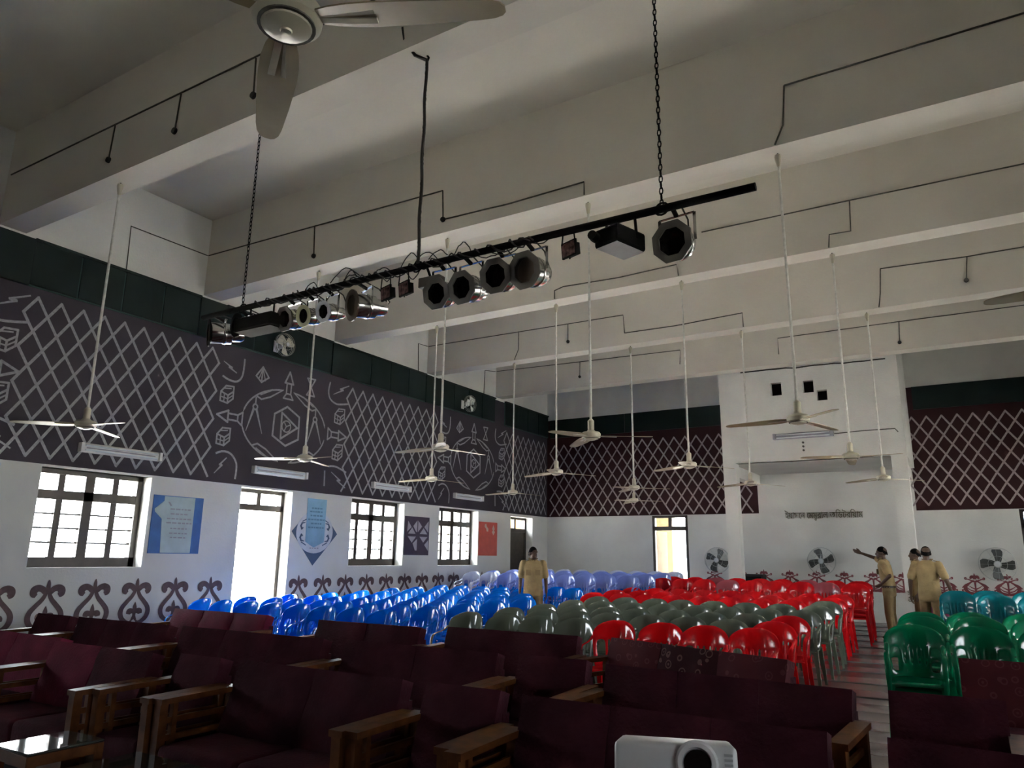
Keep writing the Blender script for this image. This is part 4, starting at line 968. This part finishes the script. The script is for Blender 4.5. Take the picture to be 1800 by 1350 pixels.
def person(label, loc, rz, H, j, head_yaw, bald=0, lean=0, belt=False, arms_shirt=True):
    """j: joints in a 1.68 m figure facing -y: elbows, wrists, knees, ankles"""
    e = tag(empty('person', loc, rz), label, 'person', 'men in khaki uniform')
    S = H/1.68; e.scale = (S, S, S)
    sl, sr = Vector((.185, .005, 1.385)), Vector((-.185, .005, 1.385)); hl, hr = Vector((.09, 0, .88)), Vector((-.09, 0, .88))
    ln = Vector((0, -lean, 0)); sl = sl+ln; sr = sr+ln
    hc = Vector((0, -.015-lean*1.15, 1.565))
    b = MB()
    ell_loft(b, [(0, 0, .82, .1, .07), (0, 0, .9, .15, .1), (0, -lean*.2, 1.05, .135, .092), (0, -lean*.6, 1.2, .15, .1), (0, -lean*.9, 1.33, .17, .095), (0, -lean, 1.41, .11, .07), (0, -lean, 1.44, .06, .055)])
    capsule(b, (0, -lean*.95, 1.40), (0, -.005-lean*1.1, 1.50), .052, .05)
    for s_, el, wr in ((sl, j['el'], j['wl']), (sr, j['er'], j['wr'])):
        el, wr = Vector(el), Vector(wr); capsule(b, s_, el, .046, .038); capsule(b, el, wr, .037, .025)
    for h_, k_, a_ in ((hl, j['kl'], j['al']), (hr, j['kr'], j['ar'])):
        k_, a_ = Vector(k_), Vector(a_); capsule(b, h_, k_, .078, .052); capsule(b, k_, a_, .05, .034); capsule(b, a_+Vector((0, .03, -.04)), a_+Vector((0, -.15, -.05)), .035, .03)
    # head, turned on the neck
    cy_, sy_ = math.cos(head_yaw), math.sin(head_yaw)
    def hp(x, y, z): return (hc.x+x*cy_-y*sy_, hc.y+x*sy_+y*cy_, hc.z+z)
    hb = MB(); hb.ball((0, .012, .03), .074, .093, .088, 16, 12); hb.ball((0, -.03, -.045), .055, .06, .062, 14, 10)
    capsule(hb, (0, -.085, .01), (0, -.102, -.022), .010, .015, 8); hb.ball((0, -.083, -.055), .022, .012, .010, 10, 6); hb.ball((0, -.07, -.09), .026, .024, .02, 10, 6)
    for s_ in (1, -1): hb.ball((s_*.074, .012, -.005), .012, .022, .032, 8, 6); hb.ball((s_*.03, -.078, .03), .024, .014, .011, 8, 6)
    b.add([hp(*p) for p in hb.v], hb.f)
    hand(b, j['wl'], Vector(j['wl'])-Vector(j['el']), j.get('tl', (0, -1, 0))); hand(b, j['wr'], Vector(j['wr'])-Vector(j['er']), j.get('tr', (0, -1, 0)))
    body = remesh(b, 'body', 'skin', e, .0105, 2)
    ey = MB()
    for s_ in (1, -1): ey.ball(hp(s_*.03, -.081, .012), .009, .006, .005, 8, 6)
    ey.build('eyes', 'eye_white', body)
    hm = MB(); n = 18; rows = []
    for i in range(8):
        t = i/7; z = .045+.08*t
        rr = math.sqrt(max(.02, 1-(t*.985)**2)); fr = .09 if i < 1 else 0
        rows.append([hp(.079*rr*math.cos(2*PI*k/n), .013+.098*rr*math.sin(2*PI*k/n)*(1 if math.sin(2*PI*k/n) > 0 else .9), z-(1-t)*(.085*max(0, math.sin(2*PI*k/n))+.028*abs(math.cos(2*PI*k/n))**2)) for k in range(n)])
    hm.rings(rows); hm.build('hair', 'hair' if not bald else 'skin', e, smooth=True)
    # shirt
    s = MB()
    hem = .80 if not belt else .93
    ell_loft(s, [(0, 0, hem, .185, .128), (0, 0, .95, .178, .125), (0, -lean*.25, 1.08, .165, .118), (0, -lean*.6, 1.2, .175, .122), (0, -lean*.88, 1.33, .19, .115), (0, -lean, 1.415, .14, .085), (0, -lean, 1.455, .068, .062)])
    for s_, el in ((sl, j['el']), (sr, j['er'])):
        el = Vector(el); mid = s_.lerp(el, .78); capsule(s, s_, mid, .066, .068)
    sh = remesh(s, 'shirt', 'khaki', e, .014, 3)
    cl = MB()
    for s_ in (1, -1): cl.bar((s_*.02, -.075-lean, 1.43), (s_*.075, -.03-lean, 1.475), .05, .012)
    cl.build('collar', 'khaki_dark', sh)
    for s_ in (1, -1): MB().box((s_*.085-.045, -.128-lean*.7, 1.17), (s_*.085+.045, -.112-lean*.7, 1.27)).build('pocket', 'khaki_dark', sh)
    ep = MB()
    for s_ in (sl, sr): ep.bar(s_+Vector((-.07 if s_.x > 0 else .07, 0, .062)), s_+Vector((.02 if s_.x > 0 else -.02, 0, .05)), .045, .012, (0,0,1))
    ep.build('epaulette', 'khaki_dark', sh)
    t = MB(); ell_loft(t, [(0, 0, .78, .165, .115), (0, 0, .9, .172, .118), (0, 0, 1.0, .16, .112)])
    for h_, k_, a_ in ((hl, j['kl'], j['al']), (hr, j['kr'], j['ar'])):
        k_, a_ = Vector(k_), Vector(a_); capsule(t, h_, k_, .096, .078); capsule(t, k_, a_+Vector((0,0,.04)), .077, .07)
    remesh(t, 'trousers', 'khaki_dark', e, .014, 3)
    if belt:
        bl = MB(); rr = [[(.178*math.cos(2*PI*k/24), .126*math.sin(2*PI*k/24), z) for k in range(24)] for z in (.93, .97)]; bl.rings(rr); bl.build('belt', 'belt', e, smooth=True)
    sn = MB()
    for a_ in (j['al'], j['ar']):
        a_ = Vector(a_); sn.ball((a_.x, a_.y-.06, a_.z-.045), .046, .13, .04, 12, 8)
    sn.build('shoes', 'belt', e, smooth=True)
    return e
rest = dict(el=(.235, .02, 1.11), wl=(.245, -.04, .87), er=(-.235, .02, 1.11), wr=(-.245, -.04, .87), kl=(.1, -.02, .48), kr=(-.1, -.02, .48), al=(.105, .01, .085), ar=(-.105, .01, .085))
def P_(**k): d = dict(rest); d.update(k); return d
person('standing man in khaki uniform facing the viewer among the blue chairs', (-6.5, 11.5, floor_z(11.5)), R(29), 1.57, rest, R(38))
person('man in khaki uniform pointing left with an outstretched arm beside the red chairs', (-1.27, 15.2, floor_z(15.2)), R(-97), 1.6,
       P_(er=(-.26, -.24, 1.47), wr=(-.2, -.47, 1.56), el=(.33, .1, 1.15), wl=(.2, -.08, 1.0), tr=(0, 0, 1)), R(10), belt=True, lean=.05)
person('man in khaki uniform seen in profile behind the bareheaded one', (-.80, 15.3, floor_z(15.3)), R(-80), 1.57, rest, R(-8))
person('man in khaki uniform with cropped hair seen from behind near the teal chairs', (-.585, 14.0, floor_z(14.0)), R(165), 1.6,
       P_(el=(.27, .06, 1.12), wl=(.3, .0, .88), er=(-.3, .08, 1.13), wr=(-.34, -.02, .9)), R(25))
for o in list(bpy.data.objects):
    if o.type == 'MESH' and len(o.data.vertices) == 0: bpy.data.objects.remove(o)
